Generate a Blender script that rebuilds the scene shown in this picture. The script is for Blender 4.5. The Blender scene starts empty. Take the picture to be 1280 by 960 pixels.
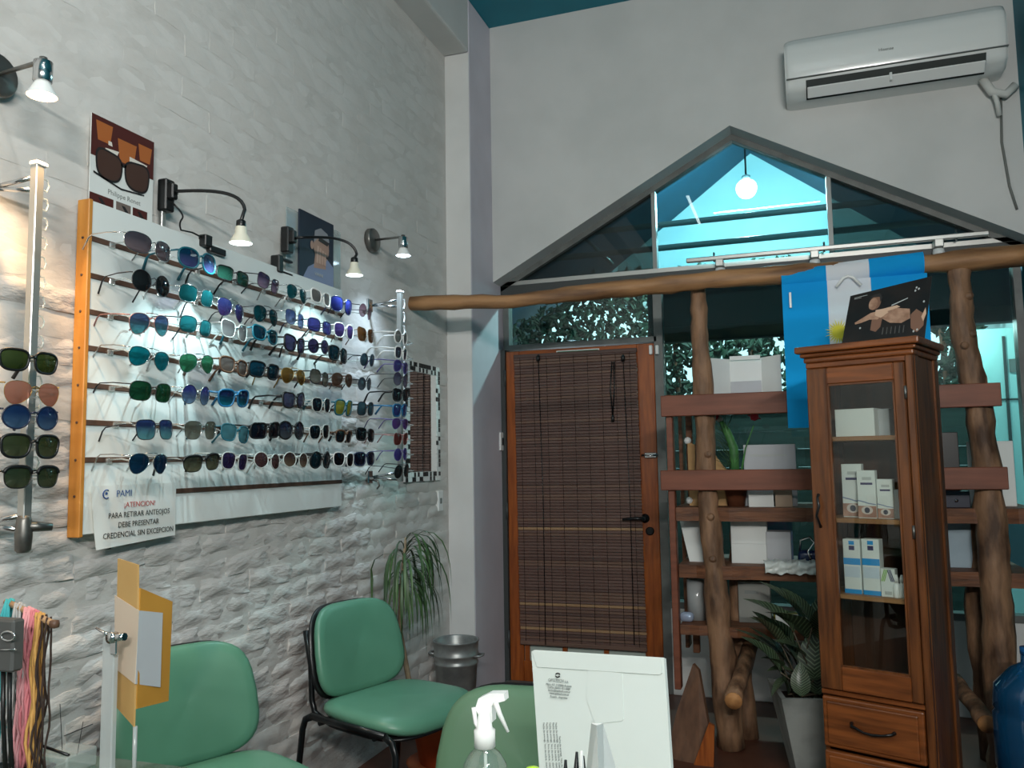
import bpy, bmesh, math, random
from mathutils import Vector, Matrix, Euler
random.seed(7)
SC = bpy.context.scene
COL = SC.collection
V = Vector
R = math.radians

# ------------------------------------------------------------------ camera
CAM = V((1.85, 0.0, 1.31))
F = 1029.03
_p, _r, _y = 0.0912104, -0.0156952, 0.3333424
_right = V((math.cos(_y), math.sin(_y), 0)); _f0 = V((-math.sin(_y), math.cos(_y), 0)); _u0 = V((0, 0, 1))
_fwd = math.cos(_p)*_f0 + math.sin(_p)*_u0
_up0 = math.cos(_p)*_u0 - math.sin(_p)*_f0
_rt = math.cos(_r)*_right + math.sin(_r)*_up0
_up = math.cos(_r)*_up0 - math.sin(_r)*_right
cd = bpy.data.cameras.new('camera'); cam = bpy.data.objects.new('camera', cd); COL.objects.link(cam)
m = Matrix.Identity(4)
for i in range(3):
    m[i][0] = _rt[i]; m[i][1] = _up[i]; m[i][2] = -_fwd[i]; m[i][3] = CAM[i]
cam.matrix_world = m
cd.sensor_width = 36.0; cd.lens = F/1280*36.0; cd.clip_start = 0.02; cd.clip_end = 200
SC.camera = cam

def W(px, py, ax, val):
    """point where the sight line of a photograph pixel meets the real plane x|y|z = val"""
    d = (px-640)/F*_rt + (480-py)/F*_up + _fwd
    i = 'xyz'.index(ax); t = (val-CAM[i])/d[i]
    return CAM + d*t

# ------------------------------------------------------------------ world, exposure, room lights, added fill lights
SC.view_settings.view_transform = 'Standard'
SC.view_settings.look = 'None'
SC.view_settings.exposure = 0.30
SC.view_settings.gamma = 1.0
SC.view_settings.use_curve_mapping = False
wd = bpy.data.worlds.new('evening_sky'); SC.world = wd; wd.use_nodes = True
_bg = wd.node_tree.nodes['Background']; _bg.inputs[0].default_value = (0.80, 0.93, 1.0, 1); _bg.inputs[1].default_value = 2.2

def area_light(name, loc, size, power, col, rot=(0, 0, 0)):
    l = bpy.data.lights.new(name, 'AREA'); l.shape = 'RECTANGLE'; l.size, l.size_y = size
    l.energy = power; l.color = col
    o = bpy.data.objects.new(name, l); COL.objects.link(o); o.location = loc; o.rotation_euler = rot
    return o
area_light('ceiling_tube_light', (0.90, 0.72, 3.93), (0.03, 1.1), 1, (1.0, 0.98, 0.94))
area_light('ceiling_tube_light', (1.63, 0.55, 3.93), (1.08, 0.03), 16, (1.0, 0.98, 0.94))
area_light('room_fill_light', (2.42, -1.6, 2.52), (0.8, 0.08), 62, (1.0, 0.97, 0.92), (R(86), 0, R(8)))  # unseen fill light added behind the camera to brighten front-facing surfaces
area_light('room_fill_light', (2.86, -0.3, 2.55), (1.3, 0.08), 56, (1.0, 0.96, 0.91), (R(86), 0, R(62)))  # unseen fill added by the right wall to lift brick wall and pillar

# ------------------------------------------------------------------ materials
def lin(c):
    if isinstance(c, str):
        c = c.lstrip('#'); c = [int(c[i:i+2], 16)/255 for i in (0, 2, 4)]
    return tuple((x/12.92 if x <= 0.04045 else ((x+0.055)/1.055)**2.4) for x in c) + (1,)
MATS = {}
def _new(name):
    mt = bpy.data.materials.new(name); mt.use_nodes = True
    nt = mt.node_tree; return mt, nt, nt.nodes['Principled BSDF']
def pm(name, col, rough=0.5, metal=0.0, col2=None, nscale=8, stretch=None, bump=0, bscale=60, bdist=0.004, spec=0.5, coat=0, detail=4, ramp=(0.35, 0.68)):
    """principled material: base colour varied by noise, with bump relief"""
    if name in MATS: return MATS[name]
    mt, nt, b = _new(name)
    b.inputs['Base Color'].default_value = lin(col); b.inputs['Roughness'].default_value = rough
    b.inputs['Metallic'].default_value = metal; b.inputs['Specular IOR Level'].default_value = spec
    b.inputs['Coat Weight'].default_value = coat
    tc = nt.nodes.new('ShaderNodeTexCoord'); vec = tc.outputs['Object']
    if stretch:
        mp = nt.nodes.new('ShaderNodeMapping'); mp.inputs['Scale'].default_value = stretch
        nt.links.new(vec, mp.inputs['Vector']); vec = mp.outputs['Vector']
    if col2:
        n = nt.nodes.new('ShaderNodeTexNoise'); n.inputs['Scale'].default_value = nscale; n.inputs['Detail'].default_value = detail
        nt.links.new(vec, n.inputs['Vector'])
        r = nt.nodes.new('ShaderNodeValToRGB'); r.color_ramp.elements[0].position, r.color_ramp.elements[1].position = ramp
        r.color_ramp.elements[0].color = lin(col); r.color_ramp.elements[1].color = lin(col2)
        nt.links.new(n.outputs['Fac'], r.inputs['Fac']); nt.links.new(r.outputs['Color'], b.inputs['Base Color'])
    if bump:
        n2 = nt.nodes.new('ShaderNodeTexNoise'); n2.inputs['Scale'].default_value = bscale; n2.inputs['Detail'].default_value = 5
        nt.links.new(vec, n2.inputs['Vector'])
        bp = nt.nodes.new('ShaderNodeBump'); bp.inputs['Strength'].default_value = bump; bp.inputs['Distance'].default_value = bdist
        nt.links.new(n2.outputs['Fac'], bp.inputs['Height']); nt.links.new(bp.outputs['Normal'], b.inputs['Normal'])
    MATS[name] = mt; return mt
def emit(name, col, strength):
    if name in MATS: return MATS[name]
    mt, nt, b = _new(name)
    b.inputs['Base Color'].default_value = lin(col); b.inputs['Emission Color'].default_value = lin(col)
    b.inputs['Emission Strength'].default_value = strength
    MATS[name] = mt; return mt
def schlick(nt, f0):
    """reflectance of a thin sheet, the same from either face"""
    lw = nt.nodes.new('ShaderNodeLayerWeight'); lw.inputs[0].default_value = 0.5
    pw = nt.nodes.new('ShaderNodeMath'); pw.operation = 'POWER'; pw.inputs[1].default_value = 5.0; nt.links.new(lw.outputs['Facing'], pw.inputs[0])
    ma = nt.nodes.new('ShaderNodeMath'); ma.operation = 'MULTIPLY_ADD'; ma.inputs[1].default_value = 1-f0; ma.inputs[2].default_value = f0; ma.use_clamp = True
    nt.links.new(pw.outputs[0], ma.inputs[0]); return ma.outputs[0]
def glassy(name, tint, gloss=0.08, rough=0.0, diffuse=0.0, dcol='#ffffff', fres=1.45):
    """thin pane: tinted see-through with fresnel reflection, some body colour when asked"""
    if name in MATS: return MATS[name]
    mt, nt, b = _new(name); nt.nodes.remove(b)
    out = nt.nodes['Material Output']
    tr = nt.nodes.new('ShaderNodeBsdfTransparent'); tr.inputs[0].default_value = lin(tint)
    cur = tr.outputs[0]
    if diffuse:
        df = nt.nodes.new('ShaderNodeBsdfDiffuse'); df.inputs[0].default_value = lin(dcol)
        mx = nt.nodes.new('ShaderNodeMixShader'); mx.inputs[0].default_value = diffuse
        nt.links.new(cur, mx.inputs[1]); nt.links.new(df.outputs[0], mx.inputs[2]); cur = mx.outputs[0]
    gl = nt.nodes.new('ShaderNodeBsdfGlossy'); gl.inputs['Roughness'].default_value = rough
    mx = nt.nodes.new('ShaderNodeMixShader'); nt.links.new(schlick(nt, 0.035+gloss), mx.inputs[0])
    nt.links.new(cur, mx.inputs[1]); nt.links.new(gl.outputs[0], mx.inputs[2]); nt.links.new(mx.outputs[0], out.inputs[0])
    MATS[name] = mt; return mt
def lensmat(col, col2=None):
    """sunglass lens: top and bottom tint, part see-through, part coated"""
    key = 'lens_'+col+(col2 or '')
    if key in MATS: return MATS[key]
    mt, nt, b = _new(key); nt.nodes.remove(b); out = nt.nodes['Material Output']
    tc = nt.nodes.new('ShaderNodeTexCoord'); sp = nt.nodes.new('ShaderNodeSeparateXYZ'); nt.links.new(tc.outputs['Generated'], sp.inputs[0])
    r = nt.nodes.new('ShaderNodeValToRGB'); r.color_ramp.elements[0].color = lin(col2 or col); r.color_ramp.elements[1].color = lin(col)
    r.color_ramp.elements[0].position = 0.15; r.color_ramp.elements[1].position = 0.7
    nt.links.new(sp.outputs[2], r.inputs['Fac'])
    tr = nt.nodes.new('ShaderNodeBsdfTransparent'); df = nt.nodes.new('ShaderNodeBsdfDiffuse'); gl = nt.nodes.new('ShaderNodeBsdfGlossy')
    gl.inputs['Roughness'].default_value = 0.04
    nt.links.new(r.outputs[0], df.inputs[0])
    dk = nt.nodes.new('ShaderNodeMixRGB'); dk.blend_type = 'MULTIPLY'; dk.inputs[0].default_value = 1.0; dk.inputs[2].default_value = (.44, .44, .46, 1)
    nt.links.new(r.outputs[0], dk.inputs[1]); nt.links.new(dk.outputs[0], tr.inputs[0])
    m1 = nt.nodes.new('ShaderNodeMixShader'); m1.inputs[0].default_value = 0.30
    nt.links.new(tr.outputs[0], m1.inputs[1]); nt.links.new(df.outputs[0], m1.inputs[2])
    m2 = nt.nodes.new('ShaderNodeMixShader'); nt.links.new(schlick(nt, 0.05), m2.inputs[0])
    nt.links.new(m1.outputs[0], m2.inputs[1]); nt.links.new(gl.outputs[0], m2.inputs[2]); nt.links.new(m2.outputs[0], out.inputs[0])
    MATS[key] = mt; return mt
def clothmat(name, col, trans=0.3, see=0.06):
    mt, nt, b = _new(name); nt.nodes.remove(b); out = nt.nodes['Material Output']
    df = nt.nodes.new('ShaderNodeBsdfDiffuse'); tl = nt.nodes.new('ShaderNodeBsdfTranslucent'); tr = nt.nodes.new('ShaderNodeBsdfTransparent')
    for n in (df, tl): n.inputs[0].default_value = lin(col)
    tr.inputs[0].default_value = lin(col)
    a = nt.nodes.new('ShaderNodeMixShader'); a.inputs[0].default_value = trans; nt.links.new(df.outputs[0], a.inputs[1]); nt.links.new(tl.outputs[0], a.inputs[2])
    c = nt.nodes.new('ShaderNodeMixShader'); c.inputs[0].default_value = see; nt.links.new(a.outputs[0], c.inputs[1]); nt.links.new(tr.outputs[0], c.inputs[2])
    nt.links.new(c.outputs[0], out.inputs[0]); MATS[name] = mt; return mt

BRICK = pm('white_painted_brick', '#d6d4d0', 0.62, col2='#cbc8c3', nscale=5, bump=0.5, bscale=14, bdist=0.012, stretch=(1, .7, 1.2))
BRICKR = pm('white_painted_rough_brick', '#d6d3d0', 0.62, col2='#c4c1bd', nscale=5, bump=0.95, bscale=15, bdist=0.024, stretch=(1, .5, 1.5))
MORTAR = pm('white_painted_mortar', '#d2d0cc', 0.7, col2='#c6c3be', nscale=9, bump=0.6, bscale=14, bdist=0.014, stretch=(1, .6, 1.2))
PLASTER = pm('pale_grey_plaster', '#cfd0ce', 0.75, col2='#c4c6c4', nscale=2.5, bump=0.12, bscale=90, bdist=0.002)
LILAC = pm('pale_lilac_plaster', '#d2cdd6', 0.75, col2='#c4bfc8', nscale=2.5, bump=0.12, bscale=90, bdist=0.002)
WHITEP = pm('white_plaster', '#dcdcda', 0.7, col2='#d0d0ce', nscale=3, bump=0.1, bscale=90, bdist=0.002)
TEAL = pm('teal_paint', '#0b7f92', 0.6, col2='#0a7486', nscale=3)
FLOORM = pm('red_brown_floor_tile', '#5a3527', 0.4, col2='#472a20', nscale=6)
GREYF = pm('grey_painted_steel', '#6f7370', 0.45, col2='#5d605e', nscale=12)
ALU = pm('aluminium', '#b9bab6', 0.35, 0.8)
DARKF = pm('dark_grey_steel', '#3c4040', 0.5)
CHROME = pm('chrome', '#c9c9c9', 0.18, 1.0)
BRUSHED = pm('brushed_grey_metal', '#83827e', 0.4, 0.85, col2='#6b6a66', nscale=20)
BLACK = pm('black_plastic', '#121314', 0.35)
BLACKM = pm('black_metal_tube', '#15181a', 0.3, 0.3)
WHITEPL = pm('white_plastic', '#e4e6e4', 0.35)
PAPER = pm('white_card', '#dfe3e0', 0.6, col2='#d6dad8', nscale=4)
GREYPAPER = pm('grey_paper', '#b9bcc0', 0.65, col2='#aeb1b6', nscale=5)
CLEARPL = glassy('clear_plastic', '#eef4f2', 0.06, 0.1, 0.25, '#e8eeee')
ACRYL = glassy('frosted_acrylic', '#dfe4e4', 0.05, 0.15, 0.45, '#d9dddd')
DOORW = pm('orange_varnished_door_wood', '#a3561f', 0.35, col2='#7d3c12', nscale=7, stretch=(9, 9, 0.8), coat=0.25)
PLANKW = pm('red_brown_plank_wood', '#7d4630', 0.55, col2='#683723', nscale=5, stretch=(.8, 7, 7))
CABW = pm('brown_varnished_cabinet_wood', '#74431f', 0.38, col2='#472610', nscale=5, stretch=(10, 10, 0.9), coat=0.15)
CABWH = pm('brown_varnished_cabinet_wood_across', '#8a4d23', 0.38, col2='#5c3013', nscale=5, stretch=(0.9, 10, 10), coat=0.15)
LOGW = pm('peeled_log_wood', '#8f6c50', 0.65, col2='#4a3323', nscale=16, stretch=(1, 1, 0.30), bump=0.9, bscale=26, bdist=0.012, detail=8, ramp=(.4, .66))
LOGWH = pm('peeled_log_wood_lying', '#a67b52', 0.6, col2='#5e3f27', nscale=14, stretch=(0.16, 1, 1), bump=0.8, bscale=20, bdist=0.010, detail=8, ramp=(.42, .68))
LOGEND = pm('pale_log_end_grain', '#c08a55', 0.7, col2='#9d6a3c', nscale=30)
SLABW = pm('rough_slab_wood', '#77492a', 0.6, col2='#4a2a16', nscale=6, stretch=(0.7, 8, 8), bump=0.4, bscale=20, bdist=0.005)
VINYL = pm('green_vinyl', '#5a8c75', 0.38, col2='#4d7f68', nscale=3, bump=0.05, bscale=8)
TERRA = pm('terracotta', '#b65a2c', 0.6, col2='#9c4a22', nscale=7)
CONC = pm('grey_concrete', '#8e928e', 0.8, col2='#5f6360', nscale=5, bump=0.3, bscale=40, ramp=(0.4, 0.7))
GALV = pm('galvanised_steel', '#a3a6a4', 0.38, 0.55, col2='#838685', nscale=14)
SOIL = pm('dark_soil', '#2a1f18', 0.95, col2='#1b1410', nscale=40, bump=0.6, bscale=80)
BOARDW = pm('white_laminate_board', '#dfe5e3', 0.4)
OAK = pm('yellow_oak_edging', '#c98a3b', 0.5, col2='#b5752a', nscale=6, stretch=(8, 8, 0.8))
GROOVE = pm('brown_groove', '#5d4436', 0.6, col2='#463228', nscale=20)
INK = pm('black_ink', '#1c1c1e', 0.7)
INKG = pm('grey_ink', '#7c8280', 0.7)
INKL = pm('pale_grey_ink', '#b4b8b6', 0.7)
RED = pm('red_ink', '#b03a36', 0.7)
BLUEI = pm('blue_ink', '#2b4f8c', 0.7)

# ------------------------------------------------------------------ mesh helpers
class MB:
    def __init__(s): s.v = []; s.f = []; s.sm = []
    def add(s, vs, fs, smooth=False):
        k = len(s.v); s.v += [V(v) for v in vs]; s.f += [tuple(i+k for i in f) for f in fs]; s.sm += [smooth]*len(fs); return s
    def box(s, a, b, M=None):
        x0, y0, z0 = a; x1, y1, z1 = b
        vs = [V(p) for p in ((x0,y0,z0),(x1,y0,z0),(x1,y1,z0),(x0,y1,z0),(x0,y0,z1),(x1,y0,z1),(x1,y1,z1),(x0,y1,z1))]
        if M: vs = [M @ v for v in vs]
        return s.add(vs, [(0,3,2,1),(4,5,6,7),(0,1,5,4),(1,2,6,5),(2,3,7,6),(3,0,4,7)])
    def rbox(s, a, b, r=0.004, seg=2, M=None, smooth=False):
        bm = bmesh.new(); bmesh.ops.create_cube(bm, size=1)
        for v in bm.verts:
            v.co = V(((a[i]+b[i])/2 + v.co[i]*(b[i]-a[i]) for i in range(3)))
        bmesh.ops.bevel(bm, geom=bm.edges[:], offset=r, segments=seg, affect='EDGES', profile=0.5)
        bm.verts.ensure_lookup_table()
        vs = [(M @ v.co if M else v.co.copy()) for v in bm.verts]
        s.add(vs, [tuple(v.index for v in f.verts) for f in bm.faces], smooth); bm.free(); return s
    def tube(s, pts, r, n=8, caps=True, smooth=True, closed=False, flat=1.0):
        pts = [V(p) for p in pts]; N = len(pts)
        rs = r if isinstance(r, (list, tuple)) else [r]*N
        up = None; base = len(s.v); ring = []
        for i, p in enumerate(pts):
            if closed: t = pts[(i+1) % N]-pts[i-1]
            else: t = pts[min(i+1, N-1)]-pts[max(i-1, 0)]
            t.normalize()
            if up is None:
                up = V((0, 0, 1)) if abs(t.z) < 0.9 else V((0, 1, 0))
            u = (up - t*up.dot(t)); u.normalize(); w = t.cross(u); up = u
            for k in range(n):
                a = 2*math.pi*k/n; ring.append(p + (u*math.cos(a) + w*math.sin(a)*flat)*rs[i])
        fs = []
        for i in range(N if closed else N-1):
            j = (i+1) % N
            for k in range(n):
                fs.append((i*n+k, i*n+(k+1) % n, j*n+(k+1) % n, j*n+k))
        s.add(ring, fs, smooth)
        if caps and not closed:
            s.f.append(tuple(base+k for k in range(n-1, -1, -1))); s.f.append(tuple(base+(N-1)*n+k for k in range(n))); s.sm += [False]*2
        return s
    def lathe(s, prof, n=20, M=None, smooth=True, caps=True):
        vs = []
        for r, z in prof:
            for k in range(n):
                a = 2*math.pi*k/n; v = V((r*math.cos(a), r*math.sin(a), z)); vs.append(M @ v if M else v)
        fs = [(i*n+k, i*n+(k+1) % n, (i+1)*n+(k+1) % n, (i+1)*n+k) for i in range(len(prof)-1) for k in range(n)]
        b = len(s.v); s.add(vs, fs, smooth)
        if caps:
            if prof[0][0] > 1e-5: s.f.append(tuple(b+k for k in range(n-1, -1, -1))); s.sm.append(False)
            if prof[-1][0] > 1e-5: s.f.append(tuple(b+(len(prof)-1)*n+k for k in range(n))); s.sm.append(False)
        return s
    def prism(s, pts2, h, o, u, w, smooth=False):
        """outline pts2 in the plane (u, w) at o, thickness h along u x w"""
        o, u, w = V(o), V(u), V(w); nrm = u.cross(w).normalized(); N = len(pts2)
        vs = [o+u*a+w*b for a, b in pts2] + [o+u*a+w*b+nrm*h for a, b in pts2]
        fs = [tuple(range(N-1, -1, -1)), tuple(range(N, 2*N))] + [(i, (i+1) % N, N+(i+1) % N, N+i) for i in range(N)]
        return s.add(vs, fs, smooth)
    def grid(s, fn, nu, nv, smooth=True):
        vs = [fn(i/nu, j/nv) for j in range(nv+1) for i in range(nu+1)]
        fs = [(j*(nu+1)+i, j*(nu+1)+i+1, (j+1)*(nu+1)+i+1, (j+1)*(nu+1)+i) for j in range(nv) for i in range(nu)]
        return s.add(vs, fs, smooth)
    def mesh(s, name, M=None):
        me = bpy.data.meshes.new(name)
        me.from_pydata([(M @ v if M else v)[:] for v in s.v], [], s.f)
        me.polygons.foreach_set('use_smooth', s.sm); me.update(); return me
WM = {}
def link(o, parent=None):
    COL.objects.link(o)
    if parent is not None:
        o.parent = parent; WM[o.name] = WM[parent.name].copy()
    else: WM[o.name] = Matrix.Identity(4)
    return o
def root(name, loc, rz=0, label=None, cat=None, group=None):
    o = bpy.data.objects.new(name, None); o.empty_display_size = 0.05; link(o)
    o.location = loc; o.rotation_euler = (0, 0, rz)
    WM[o.name] = Matrix.Translation(V(loc)) @ Matrix.Rotation(rz, 4, 'Z')
    return tag(o, label, cat, group)
def tag(o, label=None, cat=None, group=None, kind=None):
    for k, v in (('label', label), ('category', cat), ('group', group), ('kind', kind)):
        if v: o[k] = v
    return o
def build(name, mb, mat, parent=None, local=False, label=None):
    """one mesh object; vertices in world space unless local"""
    M = WM[parent.name].inverted() if (parent is not None and not local) else None
    me = mb.mesh(name, M); me.materials.append(mat)
    o = bpy.data.objects.new(name, me); link(o, parent)
    if label: o['label'] = label
    return o
def single(name, mb, mat, label, cat, group=None):
    """a thing that is one mesh: origin moved to its base centre"""
    xs = [v.x for v in mb.v]; ys = [v.y for v in mb.v]; zs = [v.z for v in mb.v]
    c = V(((min(xs)+max(xs))/2, (min(ys)+max(ys))/2, min(zs)))
    me = mb.mesh(name, Matrix.Translation(-c)); me.materials.append(mat)
    o = bpy.data.objects.new(name, me); link(o); o.location = c; WM[o.name] = Matrix.Translation(c)
    return tag(o, label, cat, group)
def struct(name, mb, mat, label=None, parent=None):
    o = build(name, mb, mat, parent)
    if parent is None:
        tag(o, label, name.split('_')[0], None, 'structure')
    return o
def piece(name, me, mat, parent, loc, rot=(0, 0, 0)):
    """a repeat part sharing mesh data; loc in the parent's frame"""
    if not me.materials: me.materials.append(mat)
    o = bpy.data.objects.new(name, me); link(o, parent); o.location = loc; o.rotation_euler = rot
    return o
def text(name, body, size, o, u, w, mat, parent, align='LEFT', ext=0.0002, xs=1.0):
    """flat lettering lying in the plane (u, w) at o"""
    cu = bpy.data.curves.new(name, 'FONT'); cu.body = body; cu.size = size; cu.align_x = align; cu.extrude = ext; cu.resolution_u = 2
    tmp = bpy.data.objects.new(name+'_tmp', cu); COL.objects.link(tmp)
    dg = bpy.context.evaluated_depsgraph_get(); me = bpy.data.meshes.new_from_object(tmp.evaluated_get(dg))
    bpy.data.objects.remove(tmp); bpy.data.curves.remove(cu)
    u, w, o = V(u).normalized(), V(w).normalized(), V(o); n = u.cross(w)
    M = Matrix(((u.x*xs, w.x, n.x, o.x), (u.y*xs, w.y, n.y, o.y), (u.z*xs, w.z, n.z, o.z), (0, 0, 0, 1)))
    me.transform(WM[parent.name].inverted() @ M); me.materials.clear(); me.materials.append(mat); me.name = name
    ob = bpy.data.objects.new(name, me); link(ob, parent); return ob
def flatpoly(name, pts, o, u, w, mat, parent, lift=0.0004, h=0.0003):
    u, w = V(u).normalized(), V(w).normalized(); n = u.cross(w).normalized()
    return build(name, MB().prism(pts, h, V(o)+n*lift, u, w), mat, parent)
def rect(x0, y0, x1, y1): return [(x0, y0), (x1, y0), (x1, y1), (x0, y1)]
def ell(cx, cy, rx, ry, n=20, a0=0, a1=360):
    return [(cx+rx*math.cos(R(a0+(a1-a0)*k/n)), cy+ry*math.sin(R(a0+(a1-a0)*k/n))) for k in range(n if a1-a0 >= 360 else n+1)]
def spot(name, loc, target, power, col, angle, blend, radius, parent):
    l = bpy.data.lights.new(name, 'SPOT'); l.energy = power; l.color = col; l.spot_size = R(angle); l.spot_blend = blend; l.shadow_soft_size = radius
    o = bpy.data.objects.new(name, l); COL.objects.link(o); o.parent = parent
    d = V(target)-V(loc); q = d.to_track_quat('-Z', 'Y').to_matrix().to_4x4()
    o.matrix_basis = WM[parent.name].inverted() @ (Matrix.Translation(V(loc)) @ q); return o
def bez(p0, p1, p2, p3, n=12):
    p0, p1, p2, p3 = map(V, (p0, p1, p2, p3))
    return [p0*(1-t)**3 + p1*3*t*(1-t)**2 + p2*3*t*t*(1-t) + p3*t**3 for t in [i/n for i in range(n+1)]]

exec_parts = []
# ================================================================== THE ROOM
CEIL = 3.98; YC = 4.24; YI = 4.59; XR = 2.97
struct('floor', MB().box((-0.15, -2.7, -0.1), (3.1, 4.72, 0)), FLOORM, 'red brown floor of the shop')
struct('ceiling', MB().box((-0.15, -2.7, CEIL), (3.1, 4.8, CEIL+0.1)), TEAL, 'dark teal painted ceiling above the end wall')
struct('wall_right', MB().box((XR, -2.7, 0), (XR+0.15, 4.9, CEIL)), TEAL, 'teal painted wall at the right edge')
struct('wall_rear', MB().box((-0.15, -2.85, 0), (3.1, -2.7, CEIL)), PLASTER, 'plain plastered wall behind the camera')
struct('trim_1', MB().rbox((-0.15, -2.7, 3.655), (0.15, YC, CEIL), 0.012, 2), PLASTER, 'plastered beam running above the white brick wall')
struct('wall_corner', MB().rbox((-0.15, YC, 0), (0.15, 4.80, CEIL), 0.008, 2), LILAC, 'smooth lilac grey pillar wall between the brick and the door')
struct('trim_2', MB().rbox((-0.002, YC-.006, 0), (0.149, YC+.002, 3.655), .003, 1), WHITEP, 'smooth white plaster face of the corner pillar')
a = MB(); gp = [(0.15, 2.375), (1.565, 3.14), (XR, 2.36), (XR, CEIL), (0.15, CEIL)]
a.prism(gp, -0.21, (0, YI, 0), (1, 0, 0), (0, 0, 1)); struct('wall_end', a, PLASTER, 'grey end wall with a gable shaped window opening')

# brick wall ----------------------------------------------------------
WLM = build('wall_left', MB().box((-0.15, -2.7, 0), (-0.0022, YC, 3.66)), MORTAR); tag(WLM, 'white painted rough brick wall carrying the sunglasses board', 'wall', None, 'structure')
def brick_mesh(rough, L, H, seed):
    rnd = random.Random(seed); nu, nv = 6, 3; b = MB(); grid = {}
    vs = []
    for j in range(nv+1):
        for i in range(nu+1):
            edge = i in (0, nu) or j in (0, nv)
            y = -L/2+L*i/nu + (rnd.uniform(-1, 1)*0.004 if not edge else rnd.uniform(-.003, .003))
            z = -H/2+H*j/nv + rnd.uniform(-1, 1)*0.003
            x = rnd.uniform(-1, 1)*rough + (0 if edge else rough*0.9) - (0.3*rough if edge else 0)
            vs.append((x, y, z))
    per = [i for i in range(nu+1)] + [j*(nu+1)+nu for j in range(1, nv+1)] + [nv*(nu+1)+i for i in range(nu-1, -1, -1)] + [j*(nu+1) for j in range(nv-1, 0, -1)]
    fs = [(j*(nu+1)+i, j*(nu+1)+i+1, (j+1)*(nu+1)+i+1, (j+1)*(nu+1)+i) for j in range(nv) for i in range(nu)]
    N = len(per); b.add(vs, fs, True)
    sd = [vs[p] for p in per]+[(-0.012, vs[p][1]*1.015, vs[p][2]*1.03) for p in per]
    b.add(sd, [(k, N+k, N+(k+1) % N, (k+1) % N) for k in range(N)]); return b
BL, BH = 0.246, 0.0655; PY, PZ = 0.250, 0.0715
rough_m = [brick_mesh(0.0060, BL, BH, k) for k in range(8)]; soft_m = [brick_mesh(0.0014, BL, BH, 50+k) for k in range(6)]
rough_me = [b.mesh('brick') for b in rough_m]; soft_me = [b.mesh('brick') for b in soft_m]
for me in rough_me: me.materials.append(BRICKR)
for me in soft_me: me.materials.append(BRICK)
cells = []
for j in range(2, 51):
    z = 0.04+j*PZ
    for i in range(-2, 18):
        y = 0.6+i*PY+(PY/2 if j % 2 else 0)+random.uniform(-.006, .006)
        if y < 0.9 or y > YC-0.06: continue
        lower = 0 if z > 2.0 else (1 if z < 1.3 else (2.0-z)/0.7)
        vis = not (1.78 < y < 2.95 and 1.2 < z < 1.95) and y > 1.15 and z > 0.35
        dist = (V((0, y, z))-CAM).length
        cells.append((0 if vis else 1, dist, y, z, lower))
cells.sort(); rest = MB()
for n, (h, d, y, z, lo) in enumerate(cells):
    rgh = random.random() < lo
    k = random.randrange(8 if rgh else 6)
    x = random.uniform(-0.005, 0.004) if rgh else random.uniform(-0.0036, -0.0010)
    rx = random.uniform(-.05, .07)*(0.25+lo)
    if n < 300:
        piece('brick', (rough_me if rgh else soft_me)[k], BRICK, WLM, (x, y, z), (rx, random.uniform(-.04, .04)*lo, random.uniform(-.015, .015)*lo))
    else:
        src = (rough_m if rgh else soft_m)[k]; M = Matrix.Translation((x, y, z)) @ Matrix.Rotation(rx, 4, 'X')
        rest.add([M @ v for v in src.v], src.f, True)
tag(build('brick_field', rest, BRICK, WLM), kind='stuff')

# window frames and glass ---------------------------------------------
TINT = glassy('teal_tinted_glass', '#b5dbe0', 0.01)
TINT2 = glassy('clear_window_glass', '#c9e2e0', 0.0)
DUSTY = glassy('dusty_grey_glass', '#6c8484', 0.0, 0, 0.06, '#6a7674')
YW = 4.74
def bar(mb, x0, z0, x1, z1, y0=4.72, y1=4.79): mb.box((x0, y0, z0), (x1, y1, z1))
w1 = root('window_1', (1.55, YW, 2.36), 0, 'gable shaped window above the log beam with teal tinted panes', 'window'); tag(w1, kind='structure')
fr = MB(); bar(fr, 0.15, 2.375, XR, 2.40); build('sill_bar', fr, ALU, w1)
fr = MB(); bar(fr, 0.15, 2.30, XR, 2.374); build('transom_bar', fr, DARKF, w1)
def gz(x): return 2.375+(x-0.15)*(3.14-2.375)/(1.565-0.15) if x < 1.565 else 3.14+(x-1.565)*(2.36-3.14)/(XR-1.565)
for x in (1.106, 2.066):
    fr = MB(); fr.box((x-0.012, 4.725, 2.40), (x+0.012, 4.785, gz(x)-0.01)); build('mullion', fr, pm('dull_grey_mullion', '#8d908e', .45, .3), w1)
for xa, xb in ((0.15, 1.565), (1.565, XR)):
    fr = MB(); za, zb = gz(xa), gz(xb)
    fr.prism([(xa, za-0.035), (xb, zb-0.035), (xb, zb), (xa, za)], -0.07, (0, 4.72, 0), (1, 0, 0), (0, 0, 1)); build('sloping_frame', fr, GREYF, w1)
for pts, mt in (([(0.17, 2.40), (1.096, 2.40), (1.096, gz(1.096)-.03), (0.19, 2.41)], DUSTY), ([(1.116, 2.40), (2.056, 2.40), (2.056, gz(2.056)-.03), (1.565, 3.10), (1.116, gz(1.116)-.03)], TINT), ([(2.076, 2.40), (2.93, 2.40), (2.076, gz(2.076)-.03)], DUSTY)):
    build('pane', MB().prism(pts, 0.005, (0, 4.757, 0), (1, 0, 0), (0, 0, 1)), mt, w1)
# transom light above the door
w3 = root('window_3', (0.64, YW, 1.97), 0, 'narrow dark glass light over the wooden door', 'window'); tag(w3, kind='structure')
fr = MB(); bar(fr, 0.165, 1.975, 1.10, 2.005); bar(fr, 0.165, 2.005, 0.20, 2.30); build('frame', fr, GREYF, w3)
build('pane', MB().box((0.20, 4.755, 2.005), (1.09, 4.76, 2.30)), TINT2, w3)
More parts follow.
